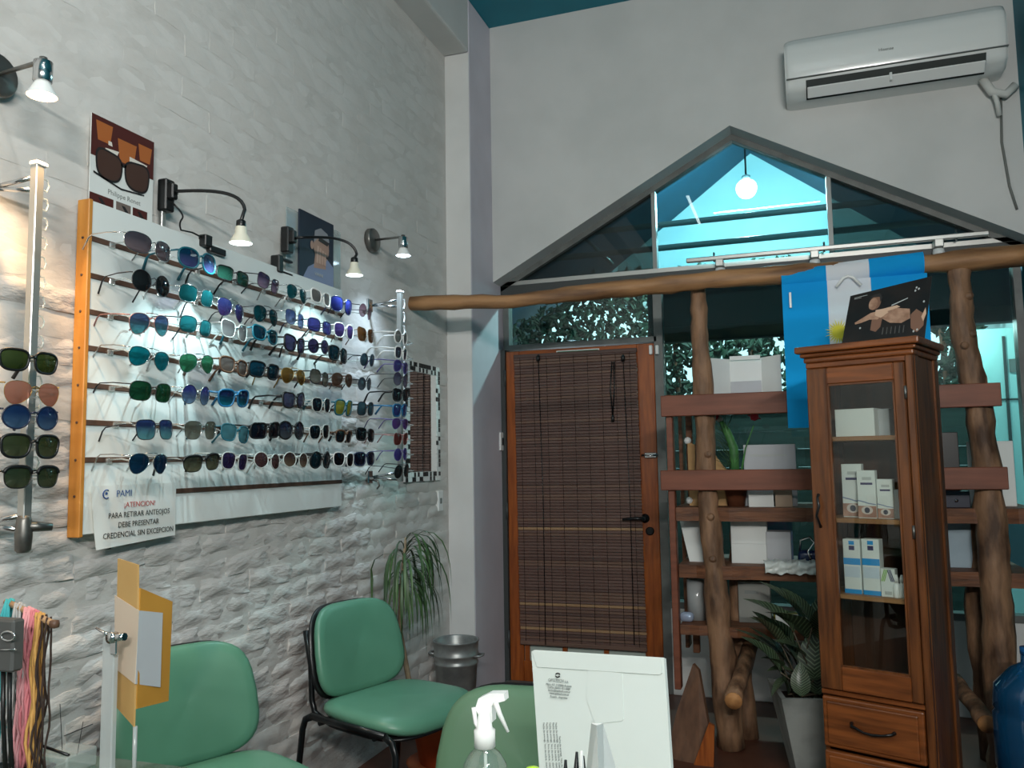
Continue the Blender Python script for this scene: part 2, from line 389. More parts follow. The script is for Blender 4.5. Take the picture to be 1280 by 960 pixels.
# big window right of the door
w2 = root('window_2', (2.0, YW, 0.5), 0, 'large dark window behind the log shelf', 'window'); tag(w2, kind='structure')
for x0, x1 in ((1.086, 1.135), (2.915, 2.95)):
    build('jamb', MB().box((x0, 4.72, 0), (x1, 4.80, 2.30)), GREYF, w2)
build('sill_bar', MB().box((1.135, 4.71, 0.47), (2.915, 4.80, 0.505)), GREYF, w2)
for xa, xb in ((1.135, 2.05), (2.06, 2.915)):
    build('pane', MB().box((xa, 4.755, 0.505), (xb, 4.76, 2.30)), TINT2, w2)
build('glass_joint', MB().box((2.05, 4.75, 0.505), (2.06, 4.765, 2.30)), DARKF, w2)
struct('wall_under_window', MB().rbox((1.135, 4.71, 0.0), (2.95, 4.80, 0.47), .004, 1), WHITEP, 'low white panel wall under the big window')

# door ----------------------------------------------------------------
d1 = root('door_1', (0.64, 4.74, 0), 0, 'orange wooden half glazed door with a hanging bamboo blind', 'door'); tag(d1, kind='structure')
DY0, DY1 = 4.715, 4.755
build('jamb', MB().box((0.150, 4.70, 0), (0.178, 4.80, 1.975)), DARKF, d1)
for x0, x1 in ((0.180, 0.265), (0.985, 1.085)):
    build('stile', MB().rbox((x0, DY0, 0.01), (x1, DY1, 1.965), .004, 1), DOORW, d1)
build('top_rail', MB().rbox((0.265, DY0, 1.85), (0.985, DY1, 1.965), .004, 1), pm('orange_rail_wood', '#a3561f', 0.35, col2='#7d3c12', nscale=7, stretch=(0.8, 9, 9)), d1)
build('bottom_rail', MB().rbox((0.265, DY0, 0.01), (0.985, DY1, 0.13), .004, 1), DOORW, d1)
for x in (0.285, 0.515, 0.76):
    build('muntin', MB().box((x-.014, DY0+.005, 0.13), (x+.014, DY1-.005, 1.85)), DOORW, d1)
build('pane', MB().box((0.265, 4.735, 0.13), (0.985, 4.74, 1.85)), pm('pale_frosted_glass', '#b9c9c2', 0.3), d1)
build('threshold', MB().box((0.16, 4.66, 0), (1.10, 4.80, 0.012)), GREYF, d1)
hd = W(806, 648, 'y', 4.705)
b = MB(); b.lathe([(0.026, 0), (0.026, 0.008), (0.012, 0.012), (0.012, 0.05)], 14, Matrix.Translation((hd.x, DY0, hd.z)) @ Matrix.Rotation(R(90), 4, 'X'))
b.tube([(hd.x+.005, DY0-.045, hd.z), (hd.x-0.05, DY0-.05, hd.z+.002), (hd.x-.12, DY0-.045, hd.z-.004)], [0.012, 0.010, 0.008]); build('handle', b, BLACK, d1)
lk = W(815, 664, 'y', 4.705); b = MB(); b.lathe([(0.024, 0), (0.024, 0.01), (0.018, 0.014)], 14, Matrix.Translation((lk.x-.012, DY0, lk.z)) @ Matrix.Rotation(R(90), 4, 'X')); build('lock', b, BLACKM, d1)
bo = W(814, 569, 'y', 4.705); b = MB(); b.rbox((bo.x-.04, DY0-.012, bo.z-.016), (bo.x+.03, DY0, bo.z+.016), .004, 1); b.tube([(bo.x-.055, DY0-.01, bo.z), (bo.x+.04, DY0-.01, bo.z)], .007); build('bolt', b, CHROME, d1)
st = W(722, 441, 'y', 4.713); b = MB(); b.box((st.x-.125, DY0-.002, st.z-.014), (st.x+.125, DY0-.0002, st.z+.014)); build('sticker', b, pm('green_sticker', '#1f6b46', .5), d1, label='green strip sticker with a white edge')
b = MB(); b.box((st.x-.131, DY0-.0012, st.z-.019), (st.x+.131, DY0-.0002, st.z+.019)); build('sticker_edge', b, PAPER, d1)
for z in (1.80, 1.0, 0.25): build('hinge', MB().tube([(0.176, 4.705, z-.05), (0.176, 4.705, z+.05)], .009), DARKF, d1)
for q in (814, 822):
    p = W(q, 437, 'y', 4.70); build('latch_plate', MB().rbox((p.x-.012, 4.69, p.z-.028), (p.x+.006, 4.715, p.z+.025), .003, 1), WHITEPL, d1)

# bamboo blind --------------------------------------------------------
SL = [pm('bamboo_slat_%d' % i, c, 0.6, col2=c2, nscale=4, stretch=(0.6, 8, 8)) for i, (c, c2) in enumerate((('#6a5048', '#58423b'), ('#74584a', '#604a40'), ('#5e463f', '#4e3a34'), ('#a58562', '#8a6a4c')))]
bl = root('bamboo_blind', (0.615, 4.69, 0.24), 0, 'dark brown bamboo slat blind hanging over the wooden door', 'blind')
slme = []
for i, mt in enumerate(SL):
    b = MB(); b.rbox((-0.373, -0.0025, -0.0080), (0.373, 0.0025, 0.0080), .0022, 1); me = b.mesh('slat'); me.materials.append(mt); slme.append(me)
NS = 96; zt, zb = 1.915, 0.255
for i in range(NS):
    t = i/(NS-1); z = zt+(zb-zt)*t
    k = 3 if i in (58, 83, 91) else random.choice((0, 0, 1, 2))
    piece('slat', slme[k], SL[k], bl, (t*0.012+random.uniform(-.002, .002), random.uniform(-.0012, .0012), z-0.24), (R(random.uniform(-6, 6)), R(-0.35+t*0.8*0+random.uniform(-.1, .1)), 0))
b = MB()
for k in range(9):
    x = 0.28+k*0.0835; b.tube([(x, 4.6855, zt+.005), (x+.01, 4.6855, zb-.005)], .0016, 5)
build('weaving_thread', b, pm('brown_thread', '#2c1f1b', .9), bl)
build('head_rail', MB().rbox((0.24, 4.683, 1.918), (0.99, 4.712, 1.94), .003, 1), SL[2], bl)
build('bottom_rail', MB().rbox((0.253, 4.682, 0.228), (1.0, 4.700, 0.252), .004, 1), SL[1], bl)
for px, pb in ((673, 682), (779, 793)):
    p = W(px, 450, 'y', 4.677); q = W(pb, 806, 'y', 4.677)
    b = MB(); b.tube([p, p*0.5+q*0.5+V((.008, 0, 0)), q], .0028, 6); build('cord', b, BLACK, bl)
    b = MB(); b.lathe([(.004, -.02), (.012, -.015), (.012, .01), (.004, .016)], 10, Matrix.Translation(p+V((0, -.004, .012)))); b.tube([p+V((0, .02, .03)), p+V((0, -.006, .03))], .004, 6); build('pulley', b, BLACK, bl)
p = W(765, 452, 'y', 4.670); q = W(766, 521, 'y', 4.670)
b = MB(); b.tube([p, p*.5+q*.5+V((-.012, 0, 0)), q], .004, 6); b.tube([p+V((.012, 0, 0)), p*.5+q*.5+V((.012, 0, 0)), q], .004, 6); b.lathe([(.004, -.03), (.010, -.026), (.010, .0), (.003, .01)], 10, Matrix.Translation(q)); build('pull_cord', b, BLACK, bl)

# light switch
p = W(626, 552, 'y', 4.70)
sw = root('light_switch', (0.15, p.y, p.z-.05), 0, 'white wall switch with black rocker beside the wooden door', 'switch')
build('plate', MB().rbox((0.15, 4.655, p.z-.055), (0.162, 4.715, p.z+.055), .004, 2), WHITEPL, sw)
build('rocker', MB().rbox((0.160, 4.675, p.z-.022), (0.167, 4.695, p.z+.022), .002, 1), BLACK, sw)

# ================================================================== SUNGLASSES BOARD
BX = 0.05
db = root('display_board', (0.03, 2.36, 1.13), 0, 'white slatted sunglasses display board with yellow oak edge on the brick wall', 'display board')
build('panel', MB().rbox((0.016, 1.706, 1.128), (BX, 3.018, 2.035), .002, 1), BOARDW, db)
build('edging', MB().rbox((0.012, 1.692, 1.122), (BX+.004, 1.706, 2.037), .002, 1), OAK, db)
RZ = [1.929, 1.826, 1.726, 1.627, 1.526, 1.426, 1.326]
for z in RZ: build('groove', MB().rbox((BX-.002, 1.703, z-.0075), (BX+.0035, 3.016, z+.0075), .001, 1), GROOVE, db)
build('groove', MB().rbox((BX-.002, 1.96, 1.222), (BX+.0035, 3.016, 1.237), .001, 1), GROOVE, db)
for z in RZ+[1.23]: build('edging_screw', MB().lathe([(.004, 0), (.003, .002)], 8, Matrix.Translation((.035, 1.692, z)) @ Matrix.Rotation(R(90), 4, 'X')), GROOVE, db)

def lens_outline(shape, w, h, side, n=26):
    """one lens in (y outward, z) about its own centre"""
    out = []
    for k in range(n):
        t = 2*math.pi*k/n; c, s_ = math.cos(t), math.sin(t)
        e = {'round': 2, 'aviator': 2.3, 'way': 2.9, 'cat': 2.8, 'rect': 3.8, 'hex': 2.9, 'over': 2.5, 'square': 3.3}.get(shape, 2.4)
        y = w/2*math.copysign(abs(c)**(2/e), c); z = h/2*math.copysign(abs(s_)**(2/e), s_)
        if shape == 'aviator':
            lo = max(0, -z/h)                       # teardrop: flat brow, round bottom drifting outward
            z = z*(0.84 if z > 0 else 1.16); y = y*(1-0.55*lo*lo*2)+0.22*w*lo*lo*2; y *= 1+0.08*(z/h)
        elif shape in ('way', 'square'): y *= 1+0.22*(z/h)
        elif shape == 'cat':
            y *= 1+0.18*(z/h); z += 0.30*h*max(0, y/w)*max(0, z/h+.3)
        elif shape == 'over': y *= 1+0.10*(z/h)
        out.append((y*side, z))
    return out
TEMPLE_LEN = 0.100
def sunglasses(name, loc, shape, w, h, lens, frame, style, label, group, rot=(0, 0, 0), lens2=None, temple=None, arm=TEMPLE_LEN, drop=0.045, lift=0):
    """facing +X, arms running back along -X"""
    o = bpy.data.objects.new(name, None); o.empty_display_size = .03; link(o); o.location = loc; o.rotation_euler = rot
    tag(o, label, 'sunglasses', group)
    LM = lensmat(lens, lens2); cy = w/2+0.008
    rad = {'rimless': .0006, 'wire': .0012, 'thin': .0020, 'plastic': .0032, 'club': .0014}[style]
    fm = MB(); tz = h*0.30
    for sd in (-1, 1):
        ol = lens_outline(shape, w, h, sd); N = len(ol)
        def P(y, z, b=0): 
            yy = sd*cy+y; return V((-(yy*yy)*2.2 - (z*z)*2.0 + b, yy, z))
        rings = [[P(y*s, z*s, (1-s*s)*0.0025) for y, z in ol] for s in (1.0, 0.66, 0.33)]
        vs = rings[0]+rings[1]+rings[2]+[P(0, 0, .0025)]
        fs = [(r*N+k, r*N+(k+1) % N, (r+1)*N+(k+1) % N, (r+1)*N+k) for r in (0, 1) for k in range(N)] + [(2*N+k, 2*N+(k+1) % N, 3*N) for k in range(N)]
        build('lens', MB().add(vs, fs, True), LM, o, True)
        fm.tube([P(y, z) for y, z in ol], rad, 6, closed=True)
        if style == 'club':
            top = [P(y, z+.001) for y, z in ol if z > h*0.12]; top.sort(key=lambda v: v.y); fm.tube(top, .0042, 6)
        # hinge lug
        fm.tube([P(sd*w*0.47, tz), V((-(cy+w*.5)**2*2.2-.004, sd*(cy+w*0.54), tz))], max(rad, .0016), 6)
    fm.tube([(0, -.010, h*0.16), (.003, 0, h*0.24), (0, .010, h*0.16)], max(rad*1.0, .0012), 6)
    if shape == 'aviator' and style in ('wire', 'thin'):
        fm.tube([(-.001, -cy*0.55, h*0.44), (.002, 0, h*0.46), (-.001, cy*0.55, h*0.44)], .0012, 6)
    if style in ('wire', 'rimless'):
        for sd in (-1, 1): fm.tube([(-.001, sd*.007, .004), (-.008, sd*.008, -.002), (-.009, sd*.007, -.008)], .0008, 5)
    build('frame', fm, frame, o, True)
    tr = .0030 if style == 'plastic' else (.0022 if style in ('thin', 'club') else .0016)
    for sd in (-1, 1):
        x0 = -(cy+w*.5)**2*2.2-.004; y0 = sd*(cy+w*0.54)
        pts = [V((x0, y0, tz)), V((x0-arm*.5, y0+sd*.001, tz+lift*.5)), V((x0-arm, y0-sd*.003, tz-.004+lift)), V((x0-arm-.012, y0-sd*.004, tz-.014+lift)), V((x0-arm-.030, y0-sd*.009, tz-drop+lift))]
        build('temple', MB().tube(pts, [tr, tr, tr, tr*1.3, tr*1.6], 6), temple or frame, o, True)
    return o

FR = {'silver': CHROME, 'gun': pm('gunmetal_frame', '#3c3d40', .3, .8), 'black': BLACK, 'white': WHITEPL, 'gold': pm('gold_frame', '#b08d4c', .3, .9),
      'clear': pm('clear_plastic_frame', '#b4b9b5', .15), 'teal': pm('teal_plastic_frame', '#135a6a', .3), 'blue': pm('blue_plastic_frame', '#1c6088', .3), 'navy': pm('navy_plastic_frame', '#1d2740', .3),
      'brown': pm('brown_plastic_frame', '#5b4130', .3), 'pink': pm('rose_metal_frame', '#b07f7c', .3, .6), 'purple': pm('violet_plastic_frame', '#5a4f86', .3)}
# per pair: px, py, shape, lens w, h, lens colour, second colour, frame, style, description
ROWS = [
 [(192,309,'over',.080,.052,'#55525c','#8a7a80','silver','wire','huge smoky sunglasses'), (251,326,'over',.066,.056,'#123c5c','#5b5f98','teal','plastic','oversized navy sunglasses'),
  (294,345,'rect',.056,.042,'#2c5a4b',None,'black','thin','green rectangular sunglasses'), (338,355,'cat',.054,.046,'#4a3f62','#b39cba','gun','wire','purple gradient sunglasses'),
  (373,366,'aviator',.048,.050,'#1d6068',None,'silver','wire','dark teal aviator sunglasses'), (403,372.5,'cat',.050,.048,'#8b8784',None,'white','plastic','white framed grey sunglasses'),
  (430,382,'over',.064,.058,'#343c92',None,'navy','thin','blue violet mirrored sunglasses'), (459,390,'round',.050,.052,'#b28b9c','#cdb3c0','gun','rimless','pale pink round sunglasses')],
 [(192,354,'round',.054,.056,'#26282a',None,'gun','wire','round black sunglasses'), (249,370,'hex',.058,.048,'#1c6a70',None,'silver','wire','square teal sunglasses'),
  (292,386,'aviator',.058,.056,'#2b3060','#3d2d5c','silver','wire','navy aviator sunglasses'), (335,393,'aviator',.054,.054,'#154a52',None,'gun','wire','dark teal aviator sunglasses'),
  (371,399,'way',.052,.050,'#5a72b0','#93a6d2','silver','wire','lavender blue sunglasses'), (402,408,'hex',.056,.048,'#4a4a98',None,'navy','thin','purple blue sunglasses'),
  (432,414,'way',.052,.054,'#5d4a92',None,'white','thin','purple sunglasses in a white frame'), (459,419,'cat',.050,.054,'#6a4526',None,'brown','wire','amber brown sunglasses')],
 [(190,404,'aviator',.056,.056,'#4a5f86','#57a0a8','pink','wire','blue teal aviator sunglasses with rosy arms'), (248,408,'hex',.056,.046,'#2a8890',None,'gun','wire','teal squarish sunglasses'),
  (296,414,'cat',.054,.050,'#6f6b6c','#b5b3b3','clear','thin','grey gradient cat-eye sunglasses'), (334,419,'cat',.054,.044,'#163a4c',None,'teal','plastic','dark cat-eye sunglasses with teal arms'),
  (371,431,'cat',.056,.052,'#4b4a72',None,'black','plastic','black cat-eye sunglasses with violet lenses'), (400,433,'round',.048,.050,'#3c3558',None,'black','thin','dark purple round sunglasses'),
  (425,443,'square',.056,.054,'#16323e',None,'black','plastic','black square sunglasses'), (461,450,'round',.046,.050,'#3f5564',None,'gun','wire','small slate grey sunglasses')],
 [(190,447,'aviator',.058,.050,'#148290',None,'silver','wire','bright teal aviator sunglasses'), (249,453,'aviator',.056,.052,'#3c8a62',None,'silver','wire','green aviator sunglasses'),
  (295,458,'way',.054,.046,'#6f6460','#8d8078','brown','plastic','brown chunky sunglasses'), (333,463.5,'square',.060,.048,'#163c4e',None,'black','plastic','wide black sunglasses'),
  (369,469,'aviator',.052,.052,'#8a6a34','#6a4c1c','gold','wire','amber aviator sunglasses'), (402,472.5,'hex',.056,.050,'#5c5a50','#a7a79c','gun','thin','olive grey sunglasses'),
  (430,474,'aviator',.054,.050,'#6a5346',None,'brown','wire','brown aviator sunglasses'), (458,480,'round',.050,.050,'#4c5a66','#6c7a86','gun','wire','grey round sunglasses')],
 [(192,490,'hex',.060,.050,'#1f5234',None,'gun','wire','dark green hexagonal sunglasses'), (248,494,'round',.052,.054,'#3a3f86','#86a8cc','silver','wire','round blue violet sunglasses'),
  (295,498,'way',.056,.050,'#1d2c56','#1f7f98','blue','plastic','bright blue framed sunglasses'), (370,500.5,'cat',.056,.050,'#565a78',None,'black','plastic','black cat-eye sunglasses'),
  (404,506.5,'way',.050,.050,'#1e2c38',None,'clear','thin','clear framed black sunglasses'), (432,510,'square',.056,.056,'#b9ba4e',None,'teal','plastic','yellow lensed sunglasses in a teal frame'),
  (459,511,'hex',.050,.052,'#40606c',None,'black','thin','slate hexagonal sunglasses')],
 [(197,537,'square',.056,.052,'#2d3f72','#6fb0b8','gun','wire','blue gradient square sunglasses'), (254,538,'way',.056,.052,'#6a6a5e','#8f9284','silver','rimless','olive grey sunglasses'),
  (297,542,'way',.056,.050,'#5c98a4',None,'teal','thin','pale teal framed sunglasses'), (335,538,'rect',.062,.048,'#181c28',None,'black','plastic','black rectangular sunglasses'),
  (367,538,'round',.060,.058,'#2c2e44','#596068','black','plastic','large round black sunglasses'), (402,540,'way',.054,.050,'#14242a',None,'clear','thin','black sunglasses in a pale frame'),
  (432,546,'way',.052,.044,'#1a2630',None,'brown','club','dark browline sunglasses'), (459,543.5,'square',.056,.048,'#15191f',None,'black','plastic','small square black sunglasses')],
 [(189,578,'aviator',.056,.052,'#173a58',None,'silver','wire','dark blue aviator sunglasses'), (255,579,'way',.056,.044,'#4a4c3c','#77785f','black','club','olive browline sunglasses'),
  (296,577,'way',.050,.050,'#382c56',None,'clear','thin','purple sunglasses in a clear frame'), (337,576,'round',.056,.050,'#5c4040',None,'clear','thin','brown sunglasses in a clear frame'),
  (372,575,'round',.052,.050,'#4f3a34','#86715f','clear','thin','small brown clear framed sunglasses'), (403,575,'round',.058,.056,'#15303c',None,'black','plastic','dark teal round sunglasses'),
  (432,574.5,'way',.054,.050,'#15181f',None,'white','thin','black lensed sunglasses in a white frame'), (458,573.5,'square',.060,.050,'#141a2e',None,'navy','plastic','navy square sunglasses')],
]
ORD = ['first', 'second', 'third', 'fourth', 'fifth', 'sixth', 'seventh', 'eighth']
ROWN = ['top', 'second', 'third', 'fourth', 'fifth', 'sixth', 'bottom']
pegme = None
rg = random.Random(11)
for ri, row in enumerate(ROWS):
    for gi, (px, py, shape, w, h, lc, lc2, fr_, sty, desc) in enumerate(row):
        p = W(px, py, 'x', 0.20)
        place = '%s in %s row of board' % ('leftmost' if gi == 0 else ('rightmost' if gi == len(row)-1 else ORD[gi]+' from left'), ROWN[ri])
        tmp = FR[fr_]
        if ri == 1 and gi == 2: tmp = FR['gun']
        sunglasses('sunglasses', p, shape, w*1.05, h*1.03, lc, FR[fr_], sty, desc+', '+place, 'sunglasses on the white display board',
                   (R(rg.uniform(-5, 4)), R(rg.uniform(-2, 9)), R(rg.uniform(-7, 5))), lc2, tmp, arm=TEMPLE_LEN*rg.uniform(.94, 1.06), drop=rg.uniform(.036, .052))
        zr = RZ[ri]
        b = MB(); b.rbox((BX-.001, p.y-.010, zr-.012), (BX+.008, p.y+.010, zr+.004), .002, 1)
        b.tube([(BX+.004, p.y, zr), (BX+.05, p.y, zr+.002), (p.x-.030, p.y, p.z-.004), (p.x-.014, p.y, p.z+h*.10)], .0024, 6)
        b.rbox((p.x-.018, p.y-.006, p.z-.010), (p.x-.011, p.y+.006, p.z+h*.13), .002, 1)
        build('display_peg', b, CLEARPL, db)

# notice taped on the board ------------------------------------------
n0 = W(110, 606, 'x', BX+.006)
nt = root('paper_notice', (BX+.006, 1.86, 1.09), 0, 'white paper notice in Spanish taped to the lower left of the display board', 'notice')
ZT, ZB, Y0, Y1 = 1.256, 1.098, 1.725, 2.045
def nfn(u, v):
    y = Y0+(Y1-Y0)*u; z = ZB+(ZT-ZB)*v
    return V((BX+.0060+0.006*(1-v)**3*(1-u)**2, y+.018*(1-v)*(1-u), z-0.022*(1-u)*(1-v)*0.6))
b = MB(); b.grid(nfn, 14, 10)
k = len(b.v); b.grid(lambda u, v: nfn(u, v)-V((.0006, 0, 0)), 14, 10); build('sheet', b, PAPER, nt)
YV, ZV = V((0, 1, 0)), V((0, 0, 1))
def ntext(s, y, z, size, mt, xs=1): text('lettering', s, size, (BX+.0125, y, z), YV, ZV, mt, nt, 'CENTER', xs=xs)
ntext('PAMI', 1.835, 1.224, .026, BLUEI); ntext('\u00a1ATENCION!', 1.895, 1.193, .021, RED)
ntext('PARA RETIRAR ANTEOJOS', 1.897, 1.166, .0215, INK, .92); ntext('DEBE PRESENTAR', 1.893, 1.139, .0215, INK, .92); ntext('CREDENCIAL SIN EXCEPCION', 1.897, 1.112, .0215, INK, .92)
b = MB(); b.tube([(BX+.0115, 1.773+.0115*math.cos(t*.3142), 1.2325+.0115*math.sin(t*.3142)) for t in range(3, 18)], .0018, 5); b.lathe([(.004, 0), (.004, .001)], 10, Matrix.Translation((BX+.011, 1.773, 1.2345)) @ Matrix.Rotation(R(90), 4, 'Y')); build('emblem', b, BLUEI, nt)

# ================================================================== POLE RACKS
def pole_rack(px_t, py_t, py_b, X, label, arms):
    t = W(px_t, py_t, 'x', X); bt = W(px_t, py_b, 'x', X); y = (t.y+bt.y)/2
    rk = root('pole_rack', (0.0, y, bt.z), 0, label, 'eyewear rack')
    build('pole', MB().rbox((X-.011, y-.011, bt.z), (X+.011, y+.011, t.z), .002, 1), ALU, rk)
    build('end_cap', MB().rbox((X-.013, y-.013, t.z-.004), (X+.013, y+.020, t.z+.006), .002, 1), WHITEPL, rk)
    for py in arms:
        z = W(px_t, py, 'x', X).z
        b = MB(); b.tube([(X-.01, y, z+.02), (.02, y-.02, z)], .006); b.tube([(X-.01, y, z-.012), (.02, y-.02, z)], .006); b.tube([(X-.01, y, z+.02), (X-.01, y, z-.012)], .005)
        b.rbox((-.004, y-.04, z-.03), (.012, y, z+.03), .003, 1); build('wall_bracket', b, CHROME, rk)
    return rk, y, t.z, bt.z
rkL, yL, ztL, zbL = pole_rack(38, 202, 688, .15, 'tall silver pole rack of five sunglasses left of the display board', (228, 655))
n = 15
for i in range(n):
    z = ztL-.045-i*(ztL-zbL-.2)/n
    b = MB(); b.tube([(.150, yL+.011, z+.014), (.150, yL+.028, z+.014), (.150, yL+.034, z), (.150, yL+.028, z-.014), (.150, yL+.011, z-.014)], .0022, 6); build('clear_hook', b, CLEARPL, rkL)
p = W(38, 668, 'x', .15)
b = MB(); b.lathe([(.012, -.04), (.017, -.034), (.019, 0), (.016, .034), (.013, .045)], 14, Matrix.Translation((.15, yL, p.z))); b.tube([(.15, yL, p.z+.02), (.18, yL+.05, p.z+.015)], [.014, .009]); build('lock_foot', b, BRUSHED, rkL)
LG = [(40,452,'way',.060,.046,'#4c5c2c','#39481f','black','plastic','black framed green lens sunglasses, topmost on the left pole rack'),
      (44,490,'aviator',.058,.052,'#cf8f78','#c98670','gold','rimless','rimless salmon pink sunglasses on the left pole rack'),
      (42,522,'round',.058,.052,'#243f72','#53759a','navy','thin','blue round sunglasses, middle of the left pole rack'),
      (42,558,'way',.060,.050,'#46502f','#5b6448','black','plastic','black square sunglasses, fourth down the left pole rack'),
      (43,597,'way',.056,.046,'#3d4a30','#566048','black','club','black browline sunglasses, lowest on the left pole rack')]
for px, py, sh, w, h, c1, c2, f_, sty, lab in LG:
    p = W(px, py, 'x', .245); sunglasses('sunglasses', p, sh, w, h, c1, FR[f_], sty, lab, 'sunglasses on the left pole rack', (R(-1), R(3), R(-4)), c2, arm=.10)
    b = MB(); b.tube([(.161, yL+.004, p.z-.006), (.215, yL+.012, p.z), (p.x-.016, p.y, p.z+.006)], .0028, 6); build('clear_hook', b, CLEARPL, rkL)
rkR, yR, ztR, zbR = pole_rack(500, 365, 602, .15, 'narrow silver pole rack of ten sunglasses beside the mosaic mirror', (380, 596))
n = 13
for i in range(n):
    z = ztR-.05-i*(ztR-zbR-.05)/n
    b = MB(); b.tube([(.150, yR+.011, z+.022), (.150, yR+.042, z+.022), (.150, yR+.048, z), (.150, yR+.042, z-.022), (.150, yR+.011, z-.022)], .0038, 6); build('clear_hook', b, WHITEPL, rkR)
RG = [(503,422,'round',.050,.056,'#8d8d88',None,'white','plastic','white round framed'), (503,442,'way',.050,.052,'#4c4c5c',None,'white','plastic','white framed dark lens'), (503,458,'aviator',.054,.050,'#54529a',None,'purple','thin','violet blue aviator'),
      (503,475,'round',.054,.056,'#5c5a76','#8e8aa2','gun','wire','grey violet round'), (503,494,'cat',.056,.050,'#2a3038',None,'black','plastic','black cat-eye'), (502,513,'way',.056,.052,'#3c4a92',None,'blue','plastic','blue square'),
      (502,529,'aviator',.052,.046,'#6a4a92',None,'purple','wire','purple aviator'), (503,549,'cat',.052,.050,'#7a3f3c',None,'pink','wire','red brown'), (503,568,'round',.054,.052,'#50489a',None,'purple','wire','violet round'), (504,589,'round',.052,.056,'#2e3436',None,'gun','wire','dark grey round')]
for i, (px, py, sh, w, h, c1, c2, f_, sty, d) in enumerate(RG):
    p = W(px, py, 'x', .255); pos = 'topmost' if i == 0 else ('lowest' if i == 9 else ORD[i]+' down' if i < 8 else 'ninth down')
    sunglasses('sunglasses', p, sh, w, h, c1, FR[f_], sty, '%s sunglasses, %s on the right pole rack' % (d, pos), 'sunglasses on the right pole rack', (R(rg.uniform(-4, 4)), R(rg.uniform(0, 8)), R(rg.uniform(-8, 2))), c2, arm=.11)
    b = MB(); b.tube([(.161, yR+.004, p.z-.006), (.215, yR, p.z), (p.x-.016, p.y, p.z+.006)], .0028, 6); build('clear_hook', b, CLEARPL, rkR)

# ================================================================== LAMPS ON THE BRICK WALL
def wall_spot(px, py, hx, hy, col, power, tgt, label, wx=0.0, hxx=.20):
    c = W(px, py, 'x', .025); h = W(hx, hy, 'x', hxx)
    rt = root('wall_spotlight', (wx, c.y, c.z-.06), 0, label, 'wall lamp')
    b = MB(); b.lathe([(.055, 0), (.055, .022), (.050, .028), (.0, .030)], 24, Matrix.Translation((.002, c.y, c.z)) @ Matrix.Rotation(R(90), 4, 'Y')); build('wall_plate', b, BRUSHED, rt)
    top = h+V((0, 0, .055))
    b = MB(); b.tube([(.03, c.y, c.z), (top.x, top.y, top.z+.004)], .0055, 8); b.lathe([(.009, -.008), (.009, .008)], 10, Matrix.Translation(top+V((0, 0, .004)))); build('arm', b, BRUSHED, rt)
    b = MB(); b.lathe([(.010, .060), (.021, .056), (.021, .008), (.019, .006)], 16, Matrix.Translation(h)); build('lamp_holder', b, CHROME, rt)
    b = MB(); b.lathe([(.015, .010), (.019, .0), (.031, -.022), (.033, -.028)], 18, Matrix.Translation(h), caps=False); build('reflector_bulb', b, WHITEPL, rt)
    b = MB(); b.lathe([(.0, -.033), (.020, -.032), (.032, -.028), (.032, -.026), (.0, -.026)], 18, Matrix.Translation(h)); build('bulb_face', b, emit('bulb_'+label[:4], col, 9.0), rt)
    lc = tuple(lin(col)[:3])
    spot('spot_light', h+V((.0, 0, -.040)), tgt, power, lc, 92, 1.0, .02, rt); return rt
wall_spot(-2, 93, 53, 106, '#ffcf98', 30, W(34, 600, 'x', 0.10), 'warm lit silver wall spotlight at the upper left corner')
wall_spot(468, 300, 504, 312, '#cfeaff', 14, W(462, 600, 'x', 0.02), 'cool lit silver wall spotlight right of the portrait poster')
def gooseneck(base, mid, head, tgt, label, power, post):
    rt = root('gooseneck_lamp', (0.03, base.y, base.z-.10), 0, label, 'clip lamp')
    b = MB(); b.rbox((.02, base.y-.018, base.z-.055), (.055, base.y+.022, base.z+.045), .004, 1); b.rbox((.05, base.y-.012, base.z-.02), (.075, base.y+.014, base.z+.03), .004, 1); build('clamp', b, BLACK, rt)
    b = MB(); b.tube(mid, .0055, 8); build('gooseneck', b, BLACK, rt)
    b = MB(); b.lathe([(.008, .062), (.014, .058), (.015, .040), (.012, .036)], 14, Matrix.Translation(head)); build('socket', b, BLACK, rt)
    b = MB(); b.lathe([(.016, .040), (.018, .020), (.032, -.004), (.034, -.010)], 18, Matrix.Translation(head), caps=False); build('reflector_bulb', b, pm('ivory_bulb_body', '#d9d6c4', .4), rt)
    b = MB(); b.lathe([(.0, -.014), (.033, -.010), (.033, -.007), (.0, -.007)], 18, Matrix.Translation(head)); build('bulb_face', b, emit('cool_bulb', '#eafcff', 3.0), rt)
    if post:
        b = MB(); b.rbox((.020, base.y-.009, 2.03), (.034, base.y+.009, base.z-.01), .002, 1); build('post', b, ALU, rt)
        b = MB(); b.tube(bez((.06, base.y+.01, base.z-.03), (.09, base.y+.06, base.z-.08), (.06, base.y+.02, 2.08), (.055, base.y+.05, 2.04), 10)+[V((.056, base.y+.10, 2.045)), V((.056, base.y+.17, 2.038))], .003, 6); build('cable', b, BLACK, rt)
        b = MB(); b.rbox((.045, base.y+.14, 2.012), (.075, base.y+.175, 2.05), .003, 1); b.rbox((.05, base.y+.17, 2.0), (.07, base.y+.25, 2.022), .003, 1); build('plug', b, BLACK, rt)
    spot('cone_light', head+V((0, 0, -.02)), tgt, power, tuple(lin('#d3f4f8')[:3]), 105, .9, .010, rt); return rt
HX = 0.30
b1 = W(211, 242, 'x', .05); h1 = W(301, 300, 'x', HX); n1 = W(306, 262, 'x', HX-.01)
m1_ = [b1+V((.02, .01, .0))] + bez(W(222, 239, 'x', .09), W(262, 237, 'x', .18), W(303, 238, 'x', HX-.02), n1, 12) + [h1+V((0, 0, .058))]
